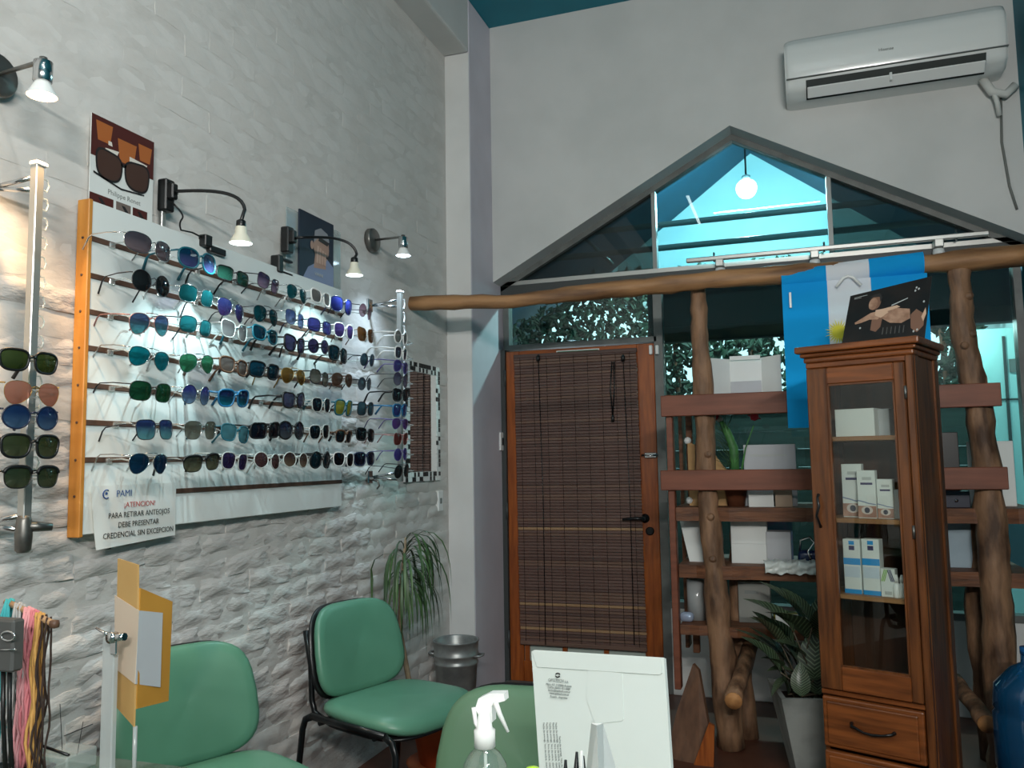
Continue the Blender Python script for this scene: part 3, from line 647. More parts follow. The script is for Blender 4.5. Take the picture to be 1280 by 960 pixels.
gooseneck(b1, m1_, h1, V((.06, 2.10, 1.36)), 'black gooseneck clip lamp on a silver post above the board', 13, True)
b2 = W(362, 298, 'x', .05); h2 = W(443, 341, 'x', .24); n2 = W(446, 318, 'x', .235)
m2_ = [b2+V((.02, .01, .0))] + bez(W(372, 297, 'x', .09), W(415, 295, 'x', .15), W(442, 298, 'x', .225), n2, 12) + [h2+V((0, 0, .058))]
g2 = gooseneck(b2, m2_, h2, V((.06, 2.74, 1.36)), 'black gooseneck clip lamp in front of the portrait poster', 10, False)
p = W(352, 330, 'x', .05)
b = MB(); b.rbox((.02, p.y-.03, p.z-.035), (.06, p.y+.0, p.z+.03), .004, 1); b.rbox((.03, p.y-.01, p.z+.018), (.05, p.y+.075, p.z+.028), .003, 1); b.rbox((.03, p.y-.01, p.z-.035), (.05, p.y+.075, p.z-.022), .003, 1); build('transformer', b, BLACK, g2)

# ================================================================== POSTERS ON THE WALL
def wall_sheet(name, y0, z0, y1, z1, x, mat, label, cat):
    rt = root(name, (x, (y0+y1)/2, z0), 0, label, cat)
    build('sheet', MB().box((x, y0, z0), (x+.003, y1, z1)), mat, rt); return rt
X1 = .018
a1 = W(114, 143, 'x', X1); c1 = W(188, 270, 'x', X1)
ps = wall_sheet('poster', 1.722, 2.012, 1.958, 2.296, X1, PAPER, 'sunglasses advert with terracotta pots above the display board', 'poster')
O = V((X1+.003, 1.722, 2.012)); PW = .236
DR = pm('dark_red_print', '#4c201c', .5); OR = pm('orange_pot_print', '#a8602f', .5); BRL = pm('brown_lens_print', '#463028', .4); WPR = pm('cream_print', '#d8d2c8', .5)
flatpoly('print', rect(0, .165, PW, .284), O, YV, ZV, DR, ps)
for cx, cy, s in ((.045, .245, 1), (.13, .215, 1.2), (.20, .235, .9)):
    flatpoly('print', [(cx-.03*s, cy+.025*s), (cx+.03*s, cy+.025*s), (cx+.022*s, cy-.03*s), (cx-.022*s, cy-.03*s)], O, YV, ZV, OR, ps, .0008)
for q in ([(.05, .185), (.09, .185), (.10, .205), (.05, .20)], [(.14, .19), (.20, .185), (.21, .20), (.14, .205)], [(.06, .212), (.075, .212), (.072, .224), (.06, .224)]): flatpoly('print', q, O, YV, ZV, WPR, ps, .0012)
for cx in (.065, .17):
    flatpoly('print', [(cx+y, .150+z) for y, z in lens_outline('cat', .098, .088, 1 if cx > .1 else -1)], O, YV, ZV, INK, ps, .0016)
    flatpoly('print', [(cx+y, .150+z) for y, z in lens_outline('cat', .086, .076, 1 if cx > .1 else -1)], O, YV, ZV, BRL, ps, .0020)
flatpoly('print', rect(.105, .165, .13, .174), O, YV, ZV, INK, ps, .0016)
flatpoly('print', [(.01, .115), (.11, .095), (.20, .103), (.20, .107), (.11, .10), (.01, .121)], O, YV, ZV, INK, ps, .0016)
text('lettering', 'Philippe Ronet', .021, O+V((.0006, .125, .070)), YV, ZV, INKG, ps, 'CENTER')
for x0, x1, mt in ((.0, .085, DR), (.095, .150, pm('taupe_print', '#6f625c', .5)), (.158, .215, DR)): flatpoly('print', rect(x0, .024, x1, .058), O, YV, ZV, mt, ps)
for x0 in (.03, .115, .175): flatpoly('print', [(x0, .05), (x0+.012, .05), (x0+.035, .026), (x0+.02, .026)], O, YV, ZV, INK, ps, .0008)
X2 = .026
b = MB(); rtp = root('poster', (X2, 2.85, 2.03), 0, 'clear sleeved poster of a person holding a hand to their face', 'poster')
build('sleeve', MB().box((.012, 2.66, 2.036), (.016, 3.06, 2.300)), CLEARPL, rtp)
build('sheet', MB().box((X2-.008, 2.735, 2.036), (X2, 2.985, 2.312)), pm('navy_print', '#1b2838', .5), rtp)
O = V((X2, 2.735, 2.036)); SK = pm('skin_print', '#a98a7a', .5); SH = pm('pale_shirt_print', '#7f8cab', .5); HRP = pm('dark_hair_print', '#2b2624', .5); HATP = pm('grey_headband_print', '#8d8f95', .5)
flatpoly('print', [(.02, 0), (.25, 0), (.25, .09), (.20, .115), (.14, .10), (.10, .075), (.06, .055)], O, YV, ZV, SH, rtp)
flatpoly('print', [(.10, .06), (.19, .07), (.185, .12), (.11, .12)], O, YV, ZV, SK, rtp, .0008)
flatpoly('print', ell(.155, .155, .058, .065), O, YV, ZV, SK, rtp, .0012)
flatpoly('print', [(.098, .165), (.105, .215), (.15, .235), (.20, .222), (.215, .19), (.20, .185), (.16, .195), (.125, .185)], O, YV, ZV, HATP, rtp, .0016)
flatpoly('print', [(.13, .178), (.20, .170), (.21, .187), (.14, .196)], O, YV, ZV, HRP, rtp, .0020)
flatpoly('print', ell(.085, .150, .012, .018, 12), O, YV, ZV, SK, rtp, .0016)
for k in range(4): flatpoly('print', [(.115+k*.019, .085), (.130+k*.019, .083), (.136+k*.017, .155-.006*k), (.124+k*.017, .157-.006*k)], O, YV, ZV, pm('pale_skin_print', '#c2a493', .5), rtp, .0022+.0003*k)
flatpoly('print', [(.19, .115), (.213, .118), (.213, .125), (.19, .124)], O, YV, ZV, HRP, rtp, .0022)
text('lettering', 'VANNI', .020, O+V((.003, .135, .030)), YV, ZV, INKL, rtp, 'CENTER')
build('sheet_grip', MB().rbox((.014, 2.725, 2.03), (.020, 2.995, 2.04), .001, 1), CLEARPL, rtp)

q = W(550, 626, 'x', .01); wo = root('wall_outlet', (.0, q.y, q.z-.05), 0, 'narrow white cable outlet on the brick wall below the mosaic mirror', 'outlet')
build('plate', MB().rbox((-.004, q.y-.03, q.z-.055), (.016, q.y+.03, q.z+.055), .004, 2), WHITEPL, wo); build('socket', MB().rbox((.014, q.y-.012, q.z-.015), (.018, q.y+.012, q.z+.015), .002, 1), INKG, wo)
q = W(465, 599, 'x', .02); b = MB(); b.lathe([(.020, 0), (.020, .006), (.010, .010), (.008, .03), (.0, .032)], 14, Matrix.Translation((-.003, q.y, q.z)) @ Matrix.Rotation(R(90), 4, 'Y')); b.tube([(.022, q.y, q.z), (.045, q.y+.01, q.z-.01), (.050, q.y+.012, q.z-.03), (.04, q.y+.01, q.z-.045)], [.006, .006, .005, .004], 7)
single('wall_hook', b, BRUSHED, 'small metal hook on the brick wall right of the display board', 'hook')
# ================================================================== MOSAIC MIRROR
mr = root('mosaic_mirror', (.02, 3.87, 1.20), 0, 'narrow mirror framed in black and white mosaic tiles', 'mirror')
MY0, MY1, MZ0, MZ1 = 3.665, 4.078, 1.205, 1.812
build('backing', MB().rbox((.006, MY0, MZ0), (.020, MY1, MZ1), .002, 1), WHITEP, mr)
mm = pm('mirror_glass', '#f4f6f5', 0.01, 1.0)
build('mirror_glass', MB().box((.020, MY0+.05, MZ0+.05), (.0225, MY1-.055, MZ1-.05)), mm, mr)
tw, tb = MB(), MB()
def tile(y, z, w, h, dark):
    if dark: build('tile', MB().rbox((.020, y, z), (.0245, y+w, z+h), .001, 1), BLACK, mr)
    else: tw.box((.020, y, z), (.0235, y+w, z+h))
rt_ = random.Random(3)
nz = 26; sz = (MZ1-MZ0)/nz
for side in (0, 1):
    for i in range(nz):
        z = MZ0+i*sz
        for k in range(2):
            y = (MY0 if side == 0 else MY1-.048)+k*.024; tile(y+.001, z+.001, .022, sz-.002, rt_.random() < (.62 if k == (0 if side == 0 else 1) else .25))
ny = 15; sy = (MY1-MY0-.10)/ny
for side in (0, 1):
    for i in range(ny):
        y = MY0+.05+i*sy
        for k in range(2):
            z = (MZ0 if side == 0 else MZ1-.048)+k*.024; tile(y+.001, z+.001, sy-.002, .022, rt_.random() < .48)
tag(build('white_tiles', tw, pm('white_glaze', '#e6e8e6', .2), mr), kind='stuff')

# ================================================================== LOG SHELF
PYL = 3.95
ls = root('log_shelf', (2.0, 4.1, 0), 0, 'rustic shelf rack of peeled logs and red brown planks before the window', 'shelf')
def log(name, pts, rs, mat, n=12, seed=0, sub=7):
    rnd = random.Random(seed); P = []; RS = []
    for i in range(len(pts)-1):
        for k in range(sub):
            t = k/sub; P.append(V(pts[i]).lerp(V(pts[i+1]), t)+V((rnd.uniform(-1, 1), rnd.uniform(-1, 1), rnd.uniform(-1, 1)))*.003); RS.append((rs[i]*(1-t)+rs[i+1]*t)*rnd.uniform(.90, 1.09))
    P.append(V(pts[-1])); RS.append(rs[-1])
    b = MB(); b.tube(P, RS, n); k_ = rnd.random()*6
    for i, v in enumerate(b.v[:len(P)*n]):
        c = P[i//n]; b.v[i] = c+(v-c)*(1+.07*math.sin(i % n*1.6+k_+i//n*.5)+rnd.uniform(-.035, .035))
    for q in range(3 if name == 'post' else 0):
        i = rnd.randrange(3, len(P)-2); a_ = rnd.uniform(-2.6, -.5); d = V((math.cos(a_), math.sin(a_), .25)); b.tube([P[i], P[i]+d*RS[i]*1.02, P[i]+d*(RS[i]+.012)], [.020, .018, .009], 8)
    o = build(name, b, mat, ls); return o
BP = [W(513, 380, 'y', 3.77), W(640, 376, 'y', 3.80), W(760, 363, 'y', 3.84), W(870, 352, 'y', 3.87), W(985, 343, 'y', 3.89), W(1120, 333, 'y', 3.92), W(1290, 318, 'y', 3.95)]
BP[0].x = 0.004
log('beam', BP, [.036, .036, .040, .042, .044, .044, .046], LOGWH, 14, 1)
log('post', [W(871, 362, 'y', PYL)+V((0, 0, .03)), W(876, 430, 'y', PYL), W(880, 520, 'y', PYL), W(884, 610, 'y', PYL), W(892, 700, 'y', PYL), W(901, 800, 'y', PYL), V((1.50, PYL, 0.0))], [.036, .042, .047, .044, .052, .060, .062], LOGW, 12, 2)
log('post', [W(1198, 338, 'y', PYL)+V((0, 0, .03)), W(1203, 410, 'y', PYL), W(1221, 500, 'y', PYL), W(1236, 600, 'y', PYL), W(1243, 720, 'y', PYL), W(1252, 850, 'y', PYL), V((2.585, PYL, 0.0))], [.043, .047, .052, .055, .062, .066, .068], LOGW, 12, 3)
log('rear_post', [W(925, 655, 'y', 4.12), W(922, 760, 'y', 4.12), V((1.565, 4.12, 0))], [.042, .045, .050], LOGW, 10, 4)
log('rear_post', [W(1217, 655, 'y', 4.12), W(1222, 760, 'y', 4.12), V((2.57, 4.12, 0))], [.042, .045, .05], LOGW, 10, 5)
log('brace', [W(940, 800, 'y', 4.14), W(917, 876, 'y', 3.70)], [.034, .037], LOGW, 12, 6)
e = W(917, 876, 'y', 3.695); build('log_end', MB().lathe([(.0, -.002), (.036, -.002), (.036, .004), (.0, .004)], 14, Matrix.Translation(e) @ Matrix.Rotation(R(98), 4, 'X')), LOGEND, ls)
log('brace', [W(1195, 850, 'y', 4.05), W(1234, 905, 'y', 3.66)], [.033, .034], LOGW, 12, 7)
e = W(1234, 905, 'y', 3.655); build('log_end', MB().lathe([(.0, -.002), (.034, -.002), (.034, .004), (.0, .004)], 14, Matrix.Translation(e) @ Matrix.Rotation(R(98), 4, 'X')), LOGEND, ls)
def hz(px, py): return W(px, py, 'y', 3.89)
pl_t = hz(826, 495).z; pl_b = hz(826, 521).z
build('plank', MB().rbox((hz(826, 500).x, 3.880, pl_b), (hz(1251, 490).x, 3.905, pl_t), .003, 1), PLANKW, ls)
p2t, p2b_ = hz(826, 588).z, hz(826, 613).z
build('plank', MB().rbox((hz(826, 600).x, 3.880, p2b_), (hz(1260, 598).x, 3.905, p2t), .003, 1), PLANKW, ls)
XL = 1.285
zA, zB, zC = W(840, 634, 'y', 3.95).z, W(840, 705, 'y', 3.95).z, W(840, 779, 'y', 3.95).z
def slab(z, h, x0, x1, seed, y0=3.93, y1=4.40):
    rnd = random.Random(seed); N = 18; b = MB()
    top = []; 
    for i in range(N+1):
        x = x0+(x1-x0)*i/N; top.append((x, y0+rnd.uniform(-.014, .014)))
    pts = top+[(x1, y1), (x0, y1)]
    b.prism(pts, h, (0, 0, z-h), (1, 0, 0), (0, 1, 0)); build('shelf', b, SLABW, ls)
slab(zA, .062, XL, 2.78, 1); slab(zB, .060, XL+.01, 2.74, 2); slab(zC, .045, XL+.01, 2.06, 3)
slab(pl_t-.002, .018, XL+.02, 2.55, 4, 3.905, 4.25)
# uprights at the left end of the rack, next to the door
for x0, x1, y0, y1, za_, zb_, mt in ((XL-.022, XL+.008, 3.90, 3.96, 0.25, 1.60, PLANKW), (XL+.03, XL+.062, 4.20, 4.24, 0.35, 1.55, SLABW)):
    build('side_upright', MB().rbox((x0, y0, za_), (x1, y1, zb_), .003, 1), mt, ls)
build('end_board', MB().rbox((XL-.02, 4.30, .35), (XL+.0, 4.40, 1.6), .003, 1), SLABW, ls)

# things on the shelf --------------------------------------------------
YB = 4.05
def bx(name, px0, py0, px1, py1, y, depth, mat, label, cat, zfloor=None, group=None, tilt=0, r=.002):
    a = W(px0, py1, 'y', y); c = W(px1, py0, 'y', y); z0 = zfloor if zfloor is not None else a.z
    rt = root(name, ((a.x+c.x)/2, y+depth/2, z0), 0, label, cat, group)
    M = Matrix.Translation((0, 0, 0)) if not tilt else Matrix.Translation((a.x, y, z0)) @ Matrix.Rotation(tilt, 4, 'X') @ Matrix.Translation((-a.x, -y, -z0))
    build('body', MB().rbox((a.x, y, z0), (c.x, y+depth, c.z), min(r, depth/3), 1, M), mat, rt); return rt, a, c
# opened white display card, three panels, on the top plank
zs = pl_t
c0, c1, c2_, c3 = (W(q, 489, 'y', 4.02) for q in (889, 912, 953, 978)); zt_ = W(912, 448, 'y', 4.02).z
fc = root('folded_card', (c1.x, 4.06, zs), 0, 'white three panel folded display card on the top plank', 'display card')
for (xa, ya, xb, yb, dz) in ((c0.x, 3.96, c1.x, 4.06, 0), (c1.x, 4.06, c2_.x, 4.06, -.004), (c2_.x, 4.06, c3.x, 3.97, 0)):
    b = MB(); b.prism([(0, 0), (1, 0), (1, 1), (0, 1)], .004/1, (xa, ya, zs), (xb-xa, yb-ya, 0), (0, 0, zt_-zs+dz)); build('panel', b, PAPER, fc)
build('inner_flap', MB().rbox((c1.x+.004, 4.048, zs), (c2_.x-.004, 4.054, zs+(zt_-zs)*.38), .001, 1), GREYPAPER, fc)
build('inner_flap', MB().rbox((c1.x+.004, 4.040, zt_-.008), (c2_.x-.004, 4.046, zt_+.012), .001, 1), PAPER, fc)
# beige cut-out stand
zA_ = zA
p0 = W(862, 632, 'y', 4.08); p1 = W(907, 548, 'y', 4.08); w_ = p1.x-p0.x; hh = W(866, 552, 'y', 4.08).z-zA_
cb = root('cutout_stand', (p0.x+w_/2, 4.09, zA_), 0, 'beige wooden cut-out stand with white knobs behind the log post', 'display stand')
b = MB(); b.prism([(0, 0), (w_*1.05, 0), (w_, hh*.3), (w_, hh*.55), (w_*.75, hh*.75), (w_*.6, hh*.92), (w_*.4, hh*.9), (0, hh)], .018, (p0.x, 4.10, zA_), (1, 0, 0), (0, 0, 1)); build('board', b, pm('beige_mdf', '#b99361', .7, col2='#a58052', nscale=8), cb)
for q in ((.0, hh), (-.012, hh*.45), (0, .02), (w_*1.08, .015)):
    b = MB(); b.lathe([(0, -.018), (.013, -.013), (.018, 0), (.013, .013), (0, .018)], 12, Matrix.Translation((p0.x+q[0], 4.09, zA_+q[1]+.005))); build('knob', b, WHITEPL, cb)
# cactus
c = W(920, 632, 'y', 4.02); cx = c.x
ct = root('potted_cactus', (cx, 4.05, zA), 0, 'potted cactus with two red blossoms on the log shelf', 'plant')
b = MB(); b.lathe([(.038, 0), (.060, .12), (.062, .125), (.062, .15), (.054, .15), (.05, .12)], 18, Matrix.Translation((cx, 4.05, zA))); build('pot', b, pm('brown_clay_pot', '#74432a', .6, col2='#5c331f', nscale=9), ct)
build('soil', MB().lathe([(0, .125), (.055, .125)], 14, Matrix.Translation((cx, 4.05, zA)), caps=False), SOIL, ct)
b = MB(); b.lathe([(.0, 0), (.012, .0), (.014, .02), (.0, .03)], 10, Matrix.Translation((cx+.005, 3.985, zA+.115))); build('badge', b, WHITEPL, ct, label='white round badge on the pot')
CG = pm('cactus_green', '#4d8a46', .6, col2='#2e5c33', nscale=20); SP = pm('pale_spines', '#8f9a80', .8)
def at(px, py, y=4.05): return W(px, py, 'y', y)
b = MB(); b.tube([(cx, 4.05, zA+.12), at(917, 560), at(909, 540), at(901, 526)], [.022, .022, .019, .010], 9); build('stem', b, CG, ct)
b = MB(); b.tube([(cx+.02, 4.05, zA+.12), at(932, 560), at(942, 532)], [.006, .004, .003], 6); build('stalk', b, CG, ct)
b = MB(); rnd = random.Random(4)
for k in range(46):
    t = rnd.random(); s = V((cx, 4.05, zA+.13)).lerp(at(905, 536), t); b.tube([s, s+V((rnd.uniform(-.09, .05), rnd.uniform(-.06, .06), rnd.uniform(.03, .12)))], [.002, .0008], 4)
tag(build('spines', b, pm('dark_green_spines', '#32502f', .8), ct), kind='stuff')
FL = pm('crimson_blossom', '#c62a3c', .5)
for q in ((893, 521), (943, 521)):
    c = at(*q); b = MB(); b.lathe([(.0, -.02), (.016, -.014), (.022, .0), (.018, .014), (.006, .02)], 10, Matrix.Translation(c))
    for k in range(6):
        a = k*1.047; b.tube([c, c+V((math.cos(a)*.03, math.sin(a)*.03, -.012+.02*(k % 2)))], [.008, .002], 5)
    build('blossom', b, FL, ct)
c = at(900, 524); build('bud', MB().lathe([(0, -.016), (.014, -.01), (.016, .004), (0, .018)], 10, Matrix.Translation(c)), pm('pale_bud', '#c9c6bd', .7), ct)
rt, a_, c_ = bx('leaning_card', 932, 555, 994, 633, 4.06, .006, GREYPAPER, 'pale grey upright card with faint printed line beside the cactus', 'card', zA)
b = MB(); b.box((a_.x+.03, 4.0585, c_.z-.055), (c_.x-.04, 4.0598, c_.z-.045)); build('print', b, INKL, rt)
rt, a_, c_ = bx('open_booklet', 936, 615, 969, 633, 3.99, .004, PAPER, 'small white open booklet standing before the grey card', 'booklet', zA)
rt, a_, c_ = bx('kraft_box', 967, 613, 990, 633, 3.99, .05, pm('tan_card', '#a99581', .7), 'small tan box beside the open booklet on the log shelf', 'box', zA)
# shelf B
b = MB(); q0 = W(849, 648, 'y', 4.08); q1 = W(873, 648, 'y', 4.08); q2 = W(862, 703, 'y', 4.06); q3 = W(880, 703, 'y', 4.06)
for i, (xs_, zz, lab, mt) in enumerate((((849, 873, 862, 881), 648, 'tall white envelope leaning left of the log post', PAPER), ((866, 880, 874, 884), 655, 'narrow white leaflet leaning beside the tall envelope', GREYPAPER))):
    y = 4.06+.02*i; P = [W(xs_[2], 703, 'y', y), W(xs_[3], 703, 'y', y), W(xs_[1], zz, 'y', y+.05), W(xs_[0], zz, 'y', y+.05)]
    P[0].z = P[1].z = zB
    b = MB(); b.add([p for p in P]+[p+V((0, .008, 0)) for p in P], [(0, 1, 2, 3), (7, 6, 5, 4), (0, 4, 5, 1), (1, 5, 6, 2), (2, 6, 7, 3), (3, 7, 4, 0)])
    single('envelope', b, mt, lab, 'envelope')
rt, a_, c_ = bx('white_box', 915, 650, 958, 708, 4.04, .10, PAPER, 'large white box with a ruled lower half on the middle shelf', 'box', zB)
b = MB(); b.box((a_.x+.004, 4.0385, zB+(c_.z-zB)*.45), (c_.x-.004, 4.0398, zB+(c_.z-zB)*.455)); build('edge_line', b, INKL, rt)
rt, a_, c_ = bx('white_box', 959, 665, 988, 708, 4.03, .10, GREYPAPER, 'smaller grey white box right of the large white box', 'box', zB)
rt, a_, c_ = bx('printed_card', 960, 650, 990, 672, 4.16, .012, pm('lilac_print', '#8f86b4', .6, col2='#5a9fb4', nscale=14), 'lilac and blue printed card behind the smaller box', 'card', zB)
gc = W(1013, 693, 'y', 4.05)
ca = root('eyewear_case', (gc.x, 4.08, zB), 0, 'navy eyewear case with a chrome clasp behind the cabinet edge', 'case')
b = MB(); b.rbox((gc.x-.055, 4.03, zB), (gc.x+.055, 4.12, zB+.065), .024, 3, smooth=True); build('shell', b, pm('navy_case', '#1e2c50', .25), ca)
b = MB(); b.tube([(gc.x-.045, 4.06, zB+.06), (gc.x-.04, 4.05, zB+.11), (gc.x+.0, 4.05, zB+.125), (gc.x+.02, 4.05, zB+.10), (gc.x-.01, 4.04, zB+.06), (gc.x+.0, 4.02, zB+.03)], .006, 6); build('clasp', b, CHROME, ca)
# shelf C
for px, lab, mt, rr, top in ((858, 'tall frosted tube on the lowest shelf beside the door frame', ACRYL, .035, 724),):
    c = W(872, 780, 'y', 4.08); zt2 = W(872, top, 'y', 4.08).z
    b = MB(); b.lathe([(.045, zC), (.045, zt2), (.041, zt2), (.041, zC+.01)], 20, Matrix.Translation((c.x, 4.08, 0))); single('frosted_tube', b, mt, lab, 'vase')
for px, lab in ((873, 'left one of two white cards in the frosted tube'), (884, 'right one of two white cards in the frosted tube')):
    pass
c = W(858, 776, 'y', 4.0)
b = MB(); b.rbox((c.x-.03, 3.98, zC), (c.x+.035, 4.03, zC+.045), .018, 3, smooth=True); single('glass_block', b, pm('pale_blue_glass_block', '#a9b7cf', .08, .3), 'small shiny pale blue block at the lowest shelf corner', 'ornament')
rt, a_, c_ = bx('grey_box', 924, 728, 962, 777, 4.05, .10, pm('grey_carton', '#8b8d88', .7, col2='#7c7e79', nscale=5), 'grey white carton standing on the lowest shelf', 'box', zC)
b = MB(); b.box((a_.x+.03, 4.0485, c_.z-.055), (a_.x+.09, 4.0498, c_.z-.04)); build('print', b, INKG, rt)
c = W(984, 768, 'y', 4.10); b = MB(); b.lathe([(.06, zC), (.062, zC+.035), (.055, zC+.04), (.0, zC+.04)], 20, Matrix.Translation((c.x, 4.12, 0))); single('yellow_tin', b, pm('pale_yellow_tin', '#d8cf72', .4), 'round pale yellow tin behind the dark leaves', 'tin')
rt, a_, c_ = bx('white_tray', 970, 771, 1006, 788, 4.00, .05, PAPER, 'small white packet in front of the yellow tin', 'packet', zC)
b = MB(); xa_, xb_ = W(957, 716, 'y', 3.92).x, W(1026, 716, 'y', 3.92).x; rnd = random.Random(6)
def cr(u, v):
    x = xa_+(xb_-xa_)*u; w = .006*math.sin(u*19+v*7)+.005*math.sin(u*37-v*11)
    if v < .6: return V((x, 3.902-abs(w), zB-.030+.045*(v/.6)+w*.6+.006))
    t = (v-.6)/.4; return V((x+w, 3.902+.10*t, zB+.021+abs(w)*1.2))
b.grid(cr, 26, 10); single('crumpled_plastic', b, pm('white_plastic_film', '#c9d0cc', .3), 'crumpled white plastic film draped over the middle shelf edge', 'plastic')
# right end
rt, a_, c_ = bx('white_card', 1214, 551, 1266, 640, 4.10, .012, PAPER, 'large white card standing behind the right log post', 'card', zA)
rt, a_, c_ = bx('black_screen', 1176, 540, 1197, 640, 4.12, .03, BLACK, 'tall black screen standing behind the cabinet on the log shelf', 'screen', zA)
rt, a_, c_ = bx('navy_box', 1180, 614, 1212, 639, 4.00, .06, pm('navy_box_card', '#1a2136', .4), 'low navy box with a silver dot under the black screen', 'box', zA)
b = MB(); b.lathe([(0, 0), (.008, 0), (.006, .006), (0, .007)], 10, Matrix.Translation((a_.x+.05, 3.999, zA+.03)) @ Matrix.Rotation(R(90), 4, 'X')); build('silver_dot', b, CHROME, rt)
rt, a_, c_ = bx('blue_folder', 1188, 650, 1213, 716, 4.08, .02, pm('pale_blue_card', '#9fb2bd', .6, col2='#8fa4b0', nscale=6), 'pale blue folder on the lower right shelf', 'folder', zB)
# leaning old board on the floor
lbm = pm('old_board_wood', '#6b4a34', .7, col2='#4f3424', nscale=5, stretch=(6, 6, .8))
lb_ = root('leaning_board', (1.40, 3.80, 0), 0, 'old brown wood offcut leaning at the foot of the log post', 'board')
def lpt(px, py, y): return W(px, py, 'y', y)
P = [lpt(834, 980, 3.74), lpt(876, 985, 3.70), lpt(885, 905, 3.77), lpt(873, 838, 3.835), lpt(866, 830, 3.845), lpt(845, 892, 3.80)]
P[0].z = P[1].z = 0.0
b = MB(); b.add(P+[p+V((.006, .022, 0)) for p in P], [tuple(range(6)), tuple(range(11, 5, -1))]+[(i, 6+i, 6+(i+1) % 6, (i+1) % 6) for i in range(6)]); build('board', b, lbm, lb_)
P = [lpt(868, 985, 3.69), lpt(893, 985, 3.69), lpt(893, 908, 3.69), lpt(886, 904, 3.69)]; P[0].z = P[1].z = 0.0
b = MB(); b.add(P+[p+V((0, .020, 0)) for p in P], [tuple(range(4)), tuple(range(7, 3, -1))]+[(i, 4+i, 4+(i+1) % 4, (i+1) % 4) for i in range(4)]); build('block', b, DOORW, lb_)

# ================================================================== FLAG
FB, FW_ = clothmat('flag_sky_blue', '#22aaf2', .30, .03), clothmat('flag_white', '#f2f5fa', .30, .03)
fl = root('flag', (2.02, 3.80, 1.5), 0, 'blue and white striped flag with a yellow sun draped over the log beam', 'flag')
fy = 3.828
xf = [W(980, 420, 'y', fy).x, W(1037, 420, 'y', fy).x, W(1092, 420, 'y', fy).x, W(1163, 420, 'y', fy).x]
ztop = W(1030, 352, 'y', fy).z; zbot = W(990, 535, 'y', fy).z
def flagfn(xa, xb, za, zb, ph=0, amp=.010):
    def fn(u, v):
        x = xa+(xb-xa)*u; z = za+(zb-za)*v; s = (x-xf[0])/(xf[3]-xf[0])
        y = fy-.012+amp*math.sin(s*9+ph+v*1.2)*(1-v*.8)+.006*math.sin(s*23+v*3)*(1-v)
        z2 = z-0.035*(0.5-abs(s-.5))*v*0
        return V((x, y, z2))
    return fn
for nm, i, mt in (('blue_stripe', 0, FB), ('white_stripe', 1, FW_), ('blue_stripe', 2, FB)):
    b = MB(); b.grid(flagfn(xf[i], xf[i+1], zbot, ztop), 10, 22); build(nm, b, mt, fl)
# flap thrown over the beam
def flap(xa, xb, dip):
    def fn(u, v):
        x = xa+(xb-xa)*u; s = (x-xf[0])/(xf[3]-xf[0]); bz = 2.098+0.032*s; by = 3.893+.02*s
        if v > .35:
            t = (v-.35)/.65; a = R(-100+t*160); r = .053; return V((x, by-r*math.cos(a) if t > 0 else by-r, bz+r*math.sin(a)))
        t = v/.35; return V((x, by-.054-.004*math.sin(s*30), bz-.055-dip(s)*(1-t)))
    return fn
for nm, i, mt in (('blue_flap', 0, FB), ('white_flap', 1, FW_), ('blue_flap', 2, FB)):
    b = MB(); b.grid(flap(xf[i], xf[i+1], lambda s: .025+.02*abs(s-.5)), 10, 16); build(nm, b, mt, fl)
b = MB(); sc = W(1049, 415, 'y', fy-.03); sr = .028
b.lathe([(0, 0), (sr, 0)], 16, Matrix.Translation((sc.x, fy-.028, sc.z)) @ Matrix.Rotation(R(90), 4, 'X'), caps=False)
for k in range(24):
    a = k*math.pi/12; d = V((math.cos(a), 0, math.sin(a))); n_ = V((-d.z, 0, d.x)); c = V((sc.x, fy-.028, sc.z)); l = .060 if k % 2 else .052
    b.add([c+d*sr-n_*.0035, c+d*sr+n_*.0035, c+d*l], [(0, 1, 2)])
build('sun', b, pm('flag_sun_yellow', '#d6cf3e', .8), fl)
hg = W(1060, 345, 'y', 3.80)
b = MB(); b.tube([hg+V((-.05, 0, -.045)), hg+V((-.02, 0, -.008)), hg+V((0, 0, 0)), hg+V((.02, 0, -.008)), hg+V((.05, 0, -.045))], .007, 6); build('white_clip', b, WHITEPL, fl)
b = MB(); p = W(988, 375, 'y', fy-.03); b.rbox((p.x-.005, fy-.03, p.z-.035), (p.x+.005, fy-.02, p.z+.035), .002, 1); build('white_clip', b, WHITEPL, fl)

# ================================================================== GLASS FRONTED CABINET
yr = 3.10; wcab = .3655; th = R(-21.7)
cl_ = V((1.85+.0124*(yr+.37*wcab), yr+.37*wcab, 0)); cr_ = V((1.85+.1226*yr, yr, 0)); cc = (cl_+cr_)/2
cab = root('display_cabinet', cc, th, 'brown varnished wooden cabinet with glass door and drawers', 'cabinet')
HWc, DP = wcab/2, .30
def zc(px, py, u=0):
    """height of a photo row on the cabinet front at local x = u"""
    p = WM[cab.name] @ V((u, 0, 0)); d = (px-640)/F*_rt+(480-py)/F*_up+_fwd; nrm = (WM[cab.name].to_3x3() @ V((0, -1, 0)))
    t = (cc-CAM).dot(nrm)/d.dot(nrm); return (CAM+d*t).z
zTop = zc(1075, 449); zDoorB = zc(1090, 868); zD1t = zc(1105, 880); zD1b = zc(1105, 945)
def lb(name, a, b_, mat, r=.003, parent=None, seg=1):
    return build(name, MB().rbox(a, b_, r, seg), mat, parent or cab, True)
lb('side_panel', (-HWc, .004, .05), (-HWc+.018, DP, zTop), CABW); lb('side_panel', (HWc-.018, .004, .05), (HWc, DP, zTop), CABW)
